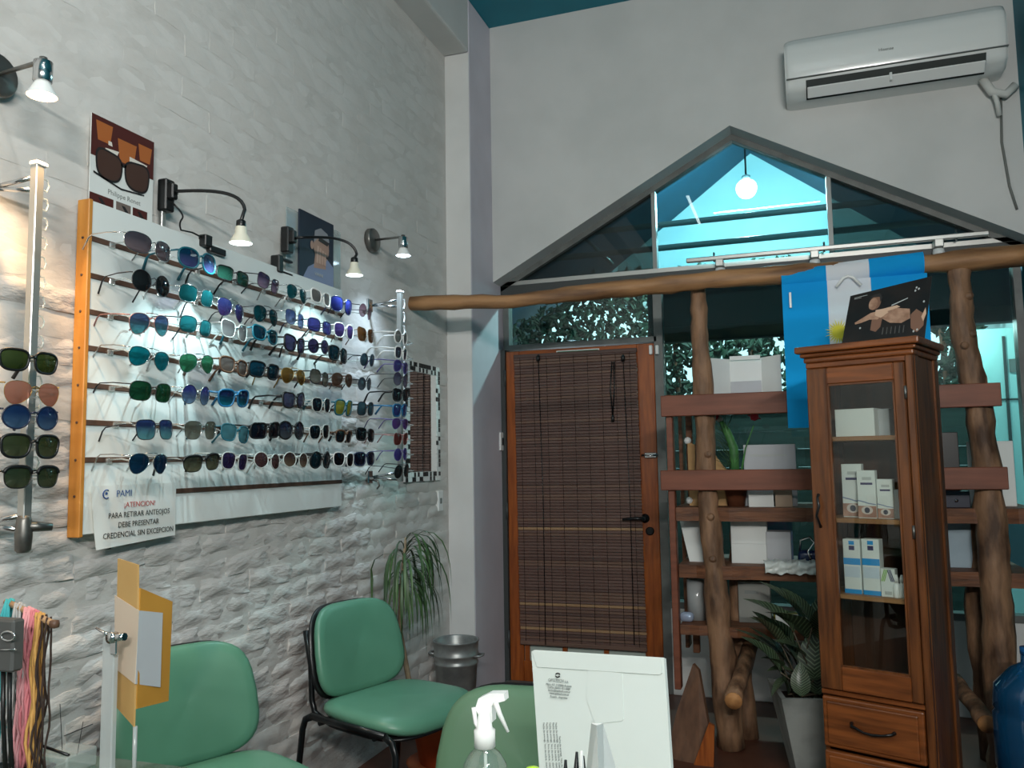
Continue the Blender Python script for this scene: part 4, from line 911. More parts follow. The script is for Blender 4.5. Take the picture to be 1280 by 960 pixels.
lb('side_stile', (HWc-.002, .0, .05), (HWc+.008, .05, zTop), CABW); lb('side_stile', (HWc-.002, DP-.05, .05), (HWc+.008, DP, zTop), CABW)
lb('back_panel', (-HWc+.018, DP-.012, .05), (HWc-.018, DP, zTop), pm('dark_back_board', '#4a2a17', .6, col2='#38200f', nscale=6, stretch=(8, 8, .8)))
lb('bottom_board', (-HWc+.018, .004, .05), (HWc-.018, DP-.012, .07), CABWH)
b = MB(); 
for (o_, z0, z1) in ((.006, 0, .02), (.016, .02, .035), (.030, .035, .06)):
    b.rbox((-HWc-o_, -o_-.012, zTop+z0), (HWc+o_+.004, DP, zTop+z1), .006, 2)
build('crown_moulding', b, CABWH, cab, True)
lb('foot_plinth', (-HWc-.006, -.012, 0), (HWc+.008, DP, .055), CABWH, .004)
# face frame
lb('frame_rail', (-HWc, -.012, zTop-.02), (HWc, .006, zTop), CABWH); lb('frame_rail', (-HWc, -.010, zDoorB-.022), (HWc, .006, zDoorB-.004), CABWH)
# door
def lu(px, py):
    d = (px-640)/F*_rt+(480-py)/F*_up+_fwd; nrm = (WM[cab.name].to_3x3() @ V((0, -1, 0))); t = (cc-CAM).dot(nrm)/d.dot(nrm); return WM[cab.name].inverted() @ (CAM+d*t)
gTL, gBR = lu(1036, 481), lu(1137, 845)
gx0, gx1 = lu(1040, 560).x, lu(1124, 560).x; gz1 = gTL.z; gz0 = lu(1095, 838).z
dz0, dz1 = zDoorB, zTop-.022
door = lb('door', (-HWc+.004, -.022, dz0), (gx0, -.002, dz1), CABW, .004)
lb('door_stile', (gx1, -.022, dz0), (HWc-.022, -.002, dz1), CABW, .004, door)
lb('door_rail', (gx0, -.022, gz1), (gx1, -.002, dz1), CABWH, .004, door); lb('door_rail', (gx0, -.022, dz0), (gx1, -.002, gz0), CABWH, .004, door)
lb('door_glass', (gx0, -.012, gz0), (gx1, -.009, gz1), glassy('cabinet_glass', '#f6f9f7', .0), .0005, door)
b = MB()
for (x0, x1, z0, z1) in ((gx0, gx0+.006, gz0, gz1), (gx1-.006, gx1, gz0, gz1), (gx0, gx1, gz1-.006, gz1), (gx0, gx1, gz0, gz0+.006)): b.box((x0, -.019, z0), (x1, -.008, z1))
build('glazing_bead', b, CABW, door, True)
hp = lu(1027, 637); b = MB(); b.tube([(hp.x, -.022, hp.z+.055), (hp.x, -.034, hp.z+.045), (hp.x+.006, -.040, hp.z+.015), (hp.x-.004, -.040, hp.z-.02), (hp.x+.004, -.034, hp.z-.05), (hp.x+.002, -.022, hp.z-.06)], [.006, .004, .005, .004, .004, .006], 7); build('door_handle', b, BLACKM, door, True)
lb('hinge_stile', (HWc-.020, -.020, .07), (HWc+.006, .004, zTop), CABW, .004)
for z in (lu(1145, 490).z, lu(1158, 665).z): build('hinge', MB().tube([(HWc-.021, -.024, z-.022), (HWc-.021, -.024, z+.022)], .005, 7), BRUSHED, cab, True)
# drawers
def drawer(z0, z1, handle):
    d = lb('drawer', (-HWc+.006, -.022, z0), (HWc-.024, .002, z1), CABWH, .006, None, 2)
    lb('drawer_field', (-HWc+.022, -.028, z0+.014), (HWc-.042, -.020, z1-.014), CABWH, .005, d, 2)
    zz = (z0+z1)/2; 
    b = MB(); b.tube([(-.075, -.028, zz+.010), (-.07, -.045, zz+.006), (-.03, -.048, zz-.008), (0, -.049, zz-.010), (.03, -.048, zz-.006), (.06, -.045, zz+.002), (.065, -.028, zz+.004)], [.007, .005, .004, .005, .004, .005, .007], 7); build('drawer_handle', b, BLACKM, d, True)
drawer(zD1b, zD1t, True)
zz = zD1b-.012
while zz > .12:
    drawer(max(zz-(zD1t-zD1b), .062), zz, True); zz -= (zD1t-zD1b)+.012
# inner shelves and what stands on them
def in_z(px, py, y=.04):   # height seen at depth y inside
    nrm = (WM[cab.name].to_3x3() @ V((0, -1, 0))); d = (px-640)/F*_rt+(480-py)/F*_up+_fwd
    q = WM[cab.name] @ V((0, y, 0)); t = (q-CAM).dot(nrm)/d.dot(nrm); return WM[cab.name].inverted() @ (CAM+d*t)
sh = []
for px, py in ((1080, 545), (1085, 649), (1090, 746)):
    z = in_z(px, py, .02).z; sh.append(z); lb('inner_shelf', (-HWc+.018, .016, z-.016), (HWc-.018, DP-.012, z), pm('pale_shelf_edge', '#a3764d', .5, col2='#8b5f3a', nscale=5, stretch=(.8, 8, 8)), .002)
CI = WM[cab.name]
def inbox(px0, py0, px1, shelf, y, dep, mat, label, name='eye_drop_box', cat='box', prints=None, group=None):
    A = in_z(px0, py0, y); B = in_z(px1, py0, y); z0 = sh[shelf]; loc = CI @ V(((A.x+B.x)/2, y+dep/2, z0))
    rt = root(name, loc, th, label, cat, group); hw = (B.x-A.x)/2; hh = (A.z+B.z)/2-z0
    build('carton', MB().rbox((-hw, -dep/2, 0), (hw, dep/2, hh), .0015, 1), mat, rt, True)
    for k, (x0, z0_, x1, z1_, mt) in enumerate(prints or []):
        build('print', MB().box((-hw+2*hw*x0, -dep/2-.0006, hh*z0_), (-hw+2*hw*x1, -dep/2-.0001-.0, hh*z1_)), mt, rt, True)
    return rt, hw, hh, dep
inbox(1043, 511, 1092, 0, .07, .12, PAPER, 'plain white carton on the top cabinet shelf', 'white_carton')
inbox(1094, 511, 1111, 0, .12, .08, GREYPAPER, 'narrow white carton beside the plain carton on the top shelf', 'white_carton')
SKN = pm('eye_photo_print', '#b98e7c', .6, col2='#8d6a5d', nscale=30); GB = pm('grey_blue_print', '#8793ad', .6); NV = pm('navy_print_ink', '#3a3560', .6); CY = pm('bright_blue_print', '#1f8fd0', .6)
def eyeprint(rt, hw, hh, dep, n=0):
    b = MB(); b.prism(ell(-.0, hh*.17, hw*.62, hh*.085, 16), -.0005, (0, -dep/2-.0008, 0), (1, 0, 0), (0, 0, 1)); build('eye_print', b, pm('eye_white_print', '#cfc3bd', .6), rt, True)
    b = MB(); b.prism(ell(.0, hh*.17, hw*.3, hh*.06, 14), -.0005, (0, -dep/2-.0014, 0), (1, 0, 0), (0, 0, 1)); build('iris_print', b, pm('iris_print_ink', '#4a4a55', .6), rt, True)
    b = MB(); pts = [(-hw, hh*.36), (-hw*.3, hh*.33), (hw*.2, hh*.30), (hw, hh*.28), (hw, hh*.30), (hw*.2, hh*.325), (-hw*.3, hh*.355), (-hw, hh*.385)]; b.prism(pts, -.0005, (0, -dep/2-.0008, 0), (1, 0, 0), (0, 0, 1)); build('wave_print', b, GB, rt, True)
for (x0, y0, x1, y, lab) in ((1051, 580, 1076, .085, 'tallest eye drop box at left on the middle cabinet shelf'), (1070, 588, 1093, .055, 'middle eye drop box with an eye picture on the cabinet shelf'), (1095, 599, 1115, .060, 'shortest eye drop box at right on the middle cabinet shelf')):
    rt, hw, hh, dep = inbox(x0, y0, x1, 1, y, .028, PAPER, lab, prints=[(.2, .70, .85, .745, NV), (.0, .02, 1.0, .26, SKN), (.3, .80, .8, .86, INKL)], group='eye picture boxes on the middle cabinet shelf'); eyeprint(rt, hw, hh, dep)
inbox(1117, 612, 1124, 1, .07, .03, GREYPAPER, 'partly hidden white box at the right end of the middle shelf', 'white_carton')
for (x0, x1, lab) in ((1053, 1074, 'left tall white box with blue bands on the lower cabinet shelf'), (1076, 1098, 'right tall white box with blue bands on the lower cabinet shelf')):
    rt, hw, hh, dep = inbox(x0, 674, x1, 2, .055, .045, PAPER, lab, prints=[(0, .0, 1, .08, CY), (0, .53, 1, .65, CY), (.35, .80, .68, .88, NV), (.35, .90, .68, .97, CY), (.05, .30, .95, .50, pm('pale_blue_print', '#c3d0dc', .6))], group='blue banded boxes on the lower cabinet shelf')
rt, hw, hh, dep = inbox(1100, 711, 1118, 2, .045, .035, PAPER, 'small white box with green and navy stripes on the lower shelf', prints=[(.25, .08, .75, .2, INKL)])
for k, mt in enumerate((pm('lime_print', '#86b64a', .6), NV)):
    for s in range(3):
        b = MB(); x0 = -hw*.95+s*hw*.2; pts = [(x0, hh*.55), (x0+hw*.12, hh*.55), (x0+hw*.62, hh*.97), (x0+hw*.5, hh*.97)]
        if k: pts = [(-x, z) for x, z in pts][::-1]
        b.prism(pts, -.0005, (0, -dep/2-.0008, 0), (1, 0, 0), (0, 0, 1)); build('stripe_print', b, mt, rt, True)
for px, lab, y in ((1121, 'left small white dropper bottle in the cabinet', .05), (1128, 'right small white dropper bottle in the cabinet', .055)):
    A = in_z(px, 735, y); loc = CI @ V((A.x, y, sh[2])); rt = root('dropper_bottle', loc, 0, lab, 'bottle', 'dropper bottles in the cabinet')
    build('body', MB().lathe([(.0, 0), (.012, 0), (.013, .004), (.013, .042), (.006, .052)], 14), WHITEPL, rt, True); build('cap', MB().lathe([(.008, .052), (.0075, .066), (.004, .078), (.0, .079)], 12), WHITEPL, rt, True)

# poster standing on the cabinet
zct = zTop+.06
def pq(px, py, y): return W(px, py, 'y', y)
A, B, C_, D = pq(1052, 437, 3.235), pq(1156, 431, 3.19), pq(1165, 345, 3.29), pq(1063, 370, 3.335)
A.z = B.z = zct+.001
_n = (B-A).cross(D-A)
_d = (1165-640)/F*_rt+(480-345)/F*_up+_fwd; C_ = CAM+_d*((A-CAM).dot(_n)/_d.dot(_n))
pp = root('archer_poster', (A+B)/2, 0, 'dark photo poster of a person drawing a bow leaning on the cabinet top', 'poster')
nrm = (B-A).cross(D-A).normalized()
b = MB(); Q = [A, B, C_, D]; b.add(Q+[q-nrm*.005 for q in Q], [(0, 1, 2, 3), (7, 6, 5, 4), (0, 4, 5, 1), (1, 5, 6, 2), (2, 6, 7, 3), (3, 7, 4, 0)])
build('sheet', b, pm('near_black_print', '#171514', .35, col2='#2a211d', nscale=9), pp)
def bil(u, v): return (A*(1-u)+B*u)*(1-v)+(D*(1-u)+C_*u)*v
def pprint(pts, mat, lift=.0006, name='print'):
    N = len(pts); vs = [bil(u, v)+nrm*(lift) for u, v in pts]; b = MB(); b.add(vs+[q-nrm*.0004 for q in vs], [tuple(range(N)), tuple(range(2*N-1, N-1, -1))]+[(i, N+i, N+(i+1) % N, (i+1) % N) for i in range(N)]); build(name, b, mat, pp)
S1 = pm('warm_skin_print', '#b08c74', .5, col2='#8a6752', nscale=40); S2 = pm('shade_skin_print', '#7a5846', .5); S3 = pm('light_skin_print', '#c9a88e', .5)
pprint(ell(.335, .74, .075, .13, 18), S2); pprint(ell(.315, .73, .055, .11, 16), S1, .0010); pprint([(.25, .80), (.29, .90), (.38, .91), (.42, .82), (.40, .74), (.385, .84), (.30, .86)], HRP, .0014)
pprint([(.12, .42), (.30, .56), (.42, .58), (.46, .50), (.40, .42), (.30, .44), (.20, .40), (.13, .385)], S1, .0012)
pprint([(.36, .60), (.48, .60), (.52, .52), (.44, .44), (.36, .50)], S3, .0016)
pprint([(.44, .54), (.62, .57), (.78, .52), (.80, .36), (.70, .30), (.56, .33), (.46, .42)], S1, .0014)
pprint([(.46, .60), (.62, .62), (.66, .58), (.50, .54)], S3, .0020)
pprint([(.33, .44), (.46, .46), (.45, .28), (.40, .20), (.33, .24)], S2, .0010)
pprint([(.55, .62), (.74, .70), (.74, .715), (.55, .64)], INKL, .0024)
pprint([(.80, .42), (.86, .50), (.96, .40), (.97, .22), (.90, .12), (.82, .20)], S2, .0012); pprint([(.93, .36), (.97, .50), (.985, .40), (.96, .28)], S3, .0016)
for u, v in ((.83, .86), (.86, .83), (.82, .81), (.94, .60), (.86, .14), (.90, .16), (.20, .30)): pprint(ell(u, v, .012, .018, 8), INKL, .0020)
for k in range(6): pprint(rect(.48+k*.05, .14, .492+k*.05, .26), pm('dim_grey_print', '#4c4a48', .5), .0008)
pprint(rect(.06, .93, .22, .937), INKL); pprint(rect(.06, .905, .15, .911), INKL)

# ================================================================== AIR CONDITIONER
acA = W(984, 85, 'y', 4.42); x0, x1 = 1.868, 2.890; zt_ = 3.46; 
ac = root('air_conditioner', (2.37, YI, 3.16), 0, 'white split air conditioner high on the grey end wall', 'air conditioner')
def ac_prof(x):   # profile in (y outward from wall, z)
    return [(0, 3.17), (.14, 3.165), (.20, 3.20), (.225, 3.26), (.235, 3.34), (.225, 3.43), (.19, 3.475), (.10, 3.485), (0, 3.485)]
N = 24; b = MB(); pr = ac_prof(0); vs = []; xs_ = [x0, x0+.006, x0+.02, x0+.05, x1-.05, x1-.02, x1-.006, x1]; sc_ = [.90, .955, .985, 1, 1, .985, .955, .90]
pr2 = []
for i in range(len(pr)-1):
    for k in range(3): t = k/3; pr2.append((pr[i][0]*(1-t)+pr[i+1][0]*t, pr[i][1]*(1-t)+pr[i+1][1]*t))
pr2.append(pr[-1])
for x, s in zip(xs_, sc_):
    for d, z in pr2: vs.append((x, YI-d*s, 3.325+(z-3.325)*s))
n_ = len(pr2); fs = [(i*n_+k, i*n_+k+1, (i+1)*n_+k+1, (i+1)*n_+k) for i in range(len(xs_)-1) for k in range(n_-1)]
b.add(vs, fs, True); b.f += [tuple(range(n_)), tuple(len(vs)-n_+k for k in range(n_-1, -1, -1))]; b.sm += [False, False]
build('casing', b, pm('glossy_white_casing', '#dfe3e1', .22, coat=.4), ac)
# outlet slot, flap and grille under the front edge
b = MB(); b.prism([(.145, 3.158), (.208, 3.196), (.224, 3.232), (.216, 3.236), (.14, 3.172)], -(x1-x0-.20), (x0+.10, YI, 0), (0, -1, 0), (0, 0, 1)); build('outlet_slot', b, pm('dark_outlet', '#16211f', .6), ac)
b = MB(); b.rbox((x0+.105, -.004, -.030), (x1-.105, .004, .030), .003, 1, Matrix.Translation((0, YI-.205, 3.172)) @ Matrix.Rotation(R(48), 4, 'X')); build('air_flap', b, WHITEPL, ac)
build('flap_arm', MB().rbox((2.36, YI-.23, 3.165), (2.372, YI-.19, 3.205), .002, 1), WHITEPL, ac)
b = MB(); b.box((x0+.005, YI-.236, 3.247), (x1-.005, YI-.222, 3.250)); build('panel_seam', b, INKG, ac)
text('lettering', 'Hisense', .022, (2.35, YI-.2372, 3.318), (1, 0, 0), (0, 0.05, 1), INKG, ac, 'CENTER')
b = MB(); b.tube([(2.80, YI-.05, 3.18), (2.84, YI-.05, 3.10), (2.90, YI-.045, 3.08), (2.945, YI-.04, 3.12)], .022, 10); b.tube([(2.84, YI-.05, 3.12), (2.86, YI-.05, 3.04), (2.87, YI-.03, 2.98)], .012, 8); build('pipe', b, pm('white_pipe_wrap', '#c9ccc8', .6, bump=.4, bscale=30), ac)
b = MB(); b.tube([(2.885, YI-.012, 3.08), (2.875, YI-.012, 2.85), (2.895, YI-.012, 2.62), (2.92, YI-.012, 2.50)], .006, 6); build('cable', b, pm('grey_cable', '#6d706c', .6), ac)

# sliding rail in front of the gable window
tr = root('sliding_rail', (2.0, 4.66, 2.40), 0, 'aluminium sliding rail with brackets in front of the gable window', 'rail')
ra, rb = W(858, 326, 'y', 4.66), W(1236, 292, 'y', 4.66)
b = MB(); zr_ = (ra.z+rb.z)/2; b.rbox((ra.x, 4.645, zr_-.012), (rb.x, 4.675, zr_+.012), .004, 1); build('rail_bar', b, ALU, tr)
for px in (899, 1018, 1174):
    p = W(px, 315, 'y', 4.66); b = MB(); b.rbox((p.x-.022, 4.64, zr_-.05), (p.x+.022, 4.72, zr_-.008), .004, 1); build('bracket', b, ALU, tr)
    b = MB(); b.lathe([(0, -.09), (.026, -.09), (.030, -.075), (.026, -.055), (0, -.05)], 14, Matrix.Translation((p.x, 4.675, zr_))); build('roller', b, WHITEPL, tr)
for px in (892, 1030, 1196):
    p = W(px, 308, 'y', 4.66); b = MB(); b.tube([(p.x, 4.66, zr_-.02), (p.x, 4.66, zr_+.035)], .006, 6); build('bolt', b, CHROME, tr)

# ================================================================== OUTSIDE: LIT PORCH, FENCE, HEDGE
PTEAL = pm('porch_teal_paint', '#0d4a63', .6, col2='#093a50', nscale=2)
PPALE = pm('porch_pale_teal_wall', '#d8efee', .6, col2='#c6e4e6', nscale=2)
DKB = pm('dark_navy_awning', '#07111f', .6)
PB = 7.6
b = MB(); b.box((0.30, PB, 2.72), (2.85, PB+.1, 4.4)); struct('wall_porch', b, PPALE, 'pale teal end wall of the porch seen through the gable window')
for nm, pts in (('ceiling_porch_left', [(-.6, 2.45), (1.55, 4.05), (1.55, 4.15), (-.6, 2.55)]), ('ceiling_porch_right', [(1.55, 4.05), (3.7, 2.45), (3.7, 2.55), (1.55, 4.15)])):
    struct(nm, MB().prism(pts, -(PB-4.82), (0, 4.82, 0), (1, 0, 0), (0, 0, 1)), PTEAL, 'sloping teal porch ceiling behind the gable window, '+nm.split('_')[-1]+' half')
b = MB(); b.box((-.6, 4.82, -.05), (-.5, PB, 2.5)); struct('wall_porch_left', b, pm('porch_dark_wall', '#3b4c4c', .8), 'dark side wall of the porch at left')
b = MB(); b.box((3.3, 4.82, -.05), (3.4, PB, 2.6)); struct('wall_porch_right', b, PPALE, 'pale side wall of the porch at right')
b = MB(); b.box((-.6, 4.80, -.1), (3.7, 12, -.02)); struct('ground', b, pm('dark_paving', '#3d403e', .8, col2='#2f3231', nscale=8), 'dark paving outside the window')
for i, py in enumerate((270, 300)):
    p = W(930, py, 'y', 5.25); single('roof_pipe', MB().tube([(-.3, 5.25, p.z), (3.2, 5.25, p.z)], .020, 8), pm('grey_pipe', '#7f8482', .5), '%s horizontal grey pipe behind the gable window' % ('upper', 'lower')[i], 'pipe')
for k, (q0, q1, y, lab) in enumerate((((734, 300), (766, 331), 5.4, 'slanting pale tube at the left end of the gable window'),)):
    single('slanting_tube', MB().tube([W(*q0, 'y', y), W(*q1, 'y', y+.02)], .014 if k < 2 else .008, 8), ALU, lab, 'tube', None)
lp = W(933, 235, 'y', 6.1)
pl = root('porch_lamp', lp+V((0, 0, -.05)), 0, 'bright round porch lamp under the teal gable ceiling', 'lamp')
build('bulb', MB().lathe([(0, -.075), (.03, -.070), (.054, -.054), (.070, -.028), (.075, 0), (.070, .026), (.05, .05), (.03, .058)], 24, Matrix.Translation(lp)), emit('porch_bulb', '#e6fbff', 30), pl)
build('cap', MB().lathe([(.03, .045), (.03, .09), (.01, .10)], 12, Matrix.Translation(lp)), WHITEPL, pl)
build('stem', MB().tube([lp+V((0, 0, .09)), V((lp.x, lp.y, 4.06-abs(lp.x-1.55)*.744))], .008, 6), BLACK, pl)
l = bpy.data.lights.new('porch_lamp_light', 'POINT'); l.energy = 210; l.color = (.86, .98, 1.0); l.shadow_soft_size = .05
o = bpy.data.objects.new('porch_lamp_light', l); COL.objects.link(o); o.parent = pl; o.location = (0, 0, -.06)
# awning panel behind the log beam
aw = root('awning_box', (2.0, 5.1, 1.9), 0, 'dark navy awning box outside behind the log beam', 'awning')
za0, za1 = W(950, 421, 'y', 5.05).z, 2.42
build('panel', MB().rbox((1.0, 5.05, za0), (3.2, 5.12, za1), .004, 1), DKB, aw); build('valance', MB().rbox((1.0, 5.03, za0), (3.2, 5.05, za0+.09), .004, 1), pm('dark_slate_valance', '#161f24', .6), aw)
q = V((2.75, 5.32, 2.12))  # added lamp, kept out of sight, that brightens the aqua cupboard
ul = root('cupboard_fill_lamp', q, 0, 'unseen lamp added behind the awning box to brighten the outdoor cupboard', 'lamp')
build('bulb', MB().lathe([(0, -.035), (.03, -.02), (.035, 0), (.03, .02), (0, .03)], 14, Matrix.Translation(q)), emit('cupboard_fill_bulb', '#eafcff', 12), ul)
build('bracket', MB().tube([q+V((0, 0, .02)), q+V((0, -.05, .08)), V((q.x, 5.115, q.z+.08))], .008, 6), BLACK, ul)
l = bpy.data.lights.new('cupboard_fill_light', 'POINT'); l.energy = 14; l.color = (.85, 1.0, .98); l.shadow_soft_size = .04
o = bpy.data.objects.new('cupboard_fill_light', l); COL.objects.link(o); o.parent = ul; o.location = (0, .02, -.06)
# fence of boards
fe = root('board_fence', (1.9, 6.4, 0), 0, 'dark green horizontal board fence outside the window', 'fence')
b = MB(); b.box((-1.15, -.012, -.0655), (1.15, .012, .0655)); fm_ = b.mesh('board'); GF = pm('dark_green_boards', '#35423c', .7, col2='#242f2b', nscale=6, stretch=(.6, 8, 8))
for i in range(13): piece('board', fm_, GF, fe, (0, random.uniform(-.006, .006), .10+i*.132))
for x in (-1.0, -.1, .9): build('post', MB().box((1.9+x-.04, 6.42, 0), (1.9+x+.04, 6.50, 1.78)), GF, fe)
# hedge foliage with sky between the leaves
hb = MB(); rnd = random.Random(21)
for k in range(10500):
    x = rnd.uniform(-.45, 3.2); z = rnd.uniform(1.55, 2.85); y = 6.9+rnd.uniform(-.3, .3)
    if z > 2.32+.744*min(x+.6, 3.7-x): continue
    hole = math.sin(x*9+1.3)*math.sin(z*13+x*4) + .5*math.sin(x*23+z*17)
    if z < 2.25 and hole > .80: continue
    s = rnd.uniform(.022, .048); a = V((rnd.uniform(-1, 1), rnd.uniform(-.3, .3), rnd.uniform(-1, 1))).normalized(); w = a.cross(V((0, 1, 0))).normalized()
    c = V((x, y, z)); hb.add([c-a*s, c+w*s*.5+V((0, .01, 0)), c+a*s, c-w*s*.5+V((0, .01, 0))], [(0, 1, 2, 3)])
o = build('hedge', hb, pm('dark_hedge_leaf', '#1e3a26', .7, col2='#12281a', nscale=30)); tag(o, 'dark hedge foliage with bright sky gaps above the fence', 'hedge', None, 'stuff')
tk = MB()
for x in (.9, 1.5, 2.2, 2.9): tk.tube([(x, 6.95, 0), (x+.05, 6.95, 1.4), (x, 6.9, 2.4)], [.04, .03, .02], 6)
build('trunks', tk, SLABW, o)
# pale cupboard wall seen through the right half of the window
cp = root('outdoor_cupboard', (3.0, 5.6, 0), 0, 'pale aqua cupboard outside behind the right log post', 'cupboard')
xq = W(1222, 470, 'y', 5.6).x
build('carcass', MB().rbox((xq, 5.6, 0), (3.29, 5.95, 2.05), .004, 1), pm('pale_aqua_door', '#b5dad8', .4, col2='#a5cecd', nscale=2), cp)
xm = W(1258, 470, 'y', 5.59).x
build('door_gap', MB().box((xm-.008, 5.592, .55), (xm+.008, 5.602, 2.0)), DARKF, cp)
for z in (1.62, .95): build('door_gap', MB().box((xq+.01, 5.592, z-.005), (3.28, 5.602, z+.005)), DARKF, cp)
build('dark_panel', MB().box((xm-.12, 5.585, .56), (3.28, 5.600, .93)), pm('deep_teal_panel', '#0f3b46', .4), cp)
build('label_plate', MB().box((xm+.02, 5.588, 1.78), (xm+.16, 5.600, 1.86)), GREYF, cp)

# ================================================================== CHAIRS
def vinyl_pad(w, d, h, fn=None, bulge=.35, n=14):
    """cushion outline superellipse w x d, thickness h, domed top"""
    b = MB(); prof = [(0.0, 0), (.80, 0), (.96, .10), (1.0, .35), (.99, .62), (.93, .86), (.82, .97), (.5, 1.08), (0.0, 1.12)]
    n = 36; vs = []
    for s, z in prof:
        for k in range(n):
            a = 2*math.pi*k/n; c, q = math.cos(a), math.sin(a); e = 2/3.6
            x = d/2*s*math.copysign(abs(c)**e, c); y = w/2*s*math.copysign(abs(q)**e, q); p = V((x, y, z*h)); vs.append(fn(p) if fn else p)
    fs = [(i*n+k, i*n+(k+1) % n, (i+1)*n+(k+1) % n, (i+1)*n+k) for i in range(len(prof)-1) for k in range(n)]
    return b.add(vs, fs, True)
def chair(x, y, rz, label, vin=VINYL):
    rt = root('visitor_chair', (x, y, 0), rz, label, 'chair', None)
    b = vinyl_pad(.46, .45, .055, lambda p: V((p.x+.02, p.y*(1+.06*(p.x/.22)), p.z+.425+.012*(p.y/.23)**2-.018*max(0, (p.x-.12)/.1)**2)))
    build('seat', b, vin, rt, True)
    b = vinyl_pad(.435, .44, .022, lambda p: V((p.x+.02, p.y, p.z+.404))); build('seat_pan', b, BLACK, rt, True)
    tilt = R(-14); Mb = Matrix.Translation((-.235, 0, .625)) @ Matrix.Rotation(tilt, 4, 'Y') @ Matrix.Rotation(R(90), 4, 'Y')
    def bk(p):   # pad built flat: x->-z up, y width, z->forward
        tap = 1-.10*(-p.x/.18)*(1 if p.x < 0 else .5); q = V((p.x, p.y*tap, p.z)); q.z += -.045*((p.y/.22)**2)*-1*1.0
        return Mb @ q
    build('backrest', vinyl_pad(.41, .33, .045, bk), vin, rt, True)
    def bs(p): 
        q = V((p.x, p.y*(1-.10*(-p.x/.18)*(1 if p.x < 0 else .5)), p.z-.024)); q.z += .045*((p.y/.22)**2); return Mb @ q
    build('back_shell', vinyl_pad(.420, .34, .026, bs), BLACK, rt, True)
    for s in (-1, 1):
        yl = s*.235
        b = MB(); b.tube([(.20, yl, .44)]+[(.235, yl, .425), (.250, yl, .39), (.275, yl+s*.01, 0.008)], .0125, 10, flat=.75); build('leg', b, BLACKM, rt, True)
        b = MB(); b.tube([(-.16, yl, .44), (-.195, yl, .425), (-.21, yl, .39), (-.255, yl+s*.01, .008)], .0125, 10, flat=.75); build('leg', b, BLACKM, rt, True)
        build('side_rail', MB().tube([(-.165, yl, .4405), (.205, yl, .4405)], .0125, 10, flat=.75), BLACKM, rt, True)
        ys = s*.155
        b = MB(); b.tube([(-.05, ys, .405), (-.20, ys, .405), (-.245, ys, .42), (-.262, ys, .46), (-.268, ys, .58), (-.300, ys, .70)], .011, 8); build('back_support', b, BLACKM, rt, True)
        for q in (.2755, -.2555): build('foot_cap', MB().lathe([(.016, 0), (.016, .02), (.013, .03)], 10, Matrix.Translation((q, yl+s*.01, 0))), BLACK, rt, True)
    b = MB()
    for q in (.15, -.12): b.tube([(q, -.235, .425), (q, .235, .425)], .010, 8)
    build('crossbar', b, BLACKM, rt, True); return rt
chair(.455, 2.70, R(-19), 'green vinyl chair with a black frame in front of the dracaena')
chair(.355, 1.87, R(-27), 'green vinyl chair with a black frame partly behind the cardboard holder')
chair(1.245, 1.60, R(-90), 'olive green chair back standing behind the spray bottle and white envelope', pm('olive_green_vinyl', '#5f8468', .45, col2='#537459', nscale=3))

# ================================================================== DRACAENA, BUCKET, PLANTER, JUG
pot = root('dracaena', (.36, 3.36, 0), 0, 'drooping dracaena in a terracotta pot behind the green chair', 'plant')
b = MB(); b.lathe([(.11, 0), (.15, .20), (.155, .205), (.165, .21), (.165, .26), (.150, .26), (.145, .22)], 24, Matrix.Translation((.36, 3.36, .02))); b.lathe([(.0, 0), (.15, 0), (.17, .03), (.16, .03)], 24, Matrix.Translation((.36, 3.36, 0.0))); build('pot', b, TERRA, pot)
build('soil', MB().lathe([(0, .245), (.150, .245)], 18, Matrix.Translation((.36, 3.36, .0)), caps=False), SOIL, pot)
s0, s1, s2 = V((.36, 3.36, .24)), W(506, 800, 'y', 3.32), W(500, 755, 'y', 3.30)
s1 = W(511, 850, 'y', 3.33); crown = W(502, 735, 'y', 3.30); tip = W(507, 672, 'y', 3.30)
b = MB(); b.tube([s0, s1, W(500, 790, 'y', 3.31), crown, tip], [.015, .013, .012, .012, .005], 8); build('stem', b, pm('pale_brown_stem', '#8d7b62', .8, col2='#6e5d49', nscale=30), pot)
LEAFD = [pm('dracaena_leaf_%d' % i, c, .45, col2=c2, nscale=6) for i, (c, c2) in enumerate((('#3f5a35', '#2f4629'), ('#4c6a3c', '#3a5430'), ('#35492f', '#283a25')))]
rnd = random.Random(5)
def ribbon(p0, d, L, droop, wmax, n=9):
    pts = []; p = V(p0); v = V(d).normalized(); step = L/n
    for i in range(n+1):
        p.x = max(p.x, .035); pts.append(p.copy()); p = p+v*step; v = (v+V((0, 0, -droop*step*(1+i*.25)))).normalized()
    b = MB(); vs = []; 
    for i, q in enumerate(pts):
        t = i/n; w = wmax*(math.sin(min(1, .15+t*1.2)*math.pi/2) if t < .5 else (1-t)*2*.98+.02)
        tv = (pts[min(i+1, n)]-pts[max(i-1, 0)]).normalized(); sd = tv.cross(V((0, 0, 1))); sd = sd.normalized() if sd.length > .02 else V((1, 0, 0)); up = sd.cross(tv)
        vs += [q-sd*w/2+up*w*.15, q, q+sd*w/2+up*w*.15]
    fs = [(3*i+j, 3*i+j+1, 3*i+j+4, 3*i+j+3) for i in range(n) for j in (0, 1)]
    return b.add(vs, fs, True)
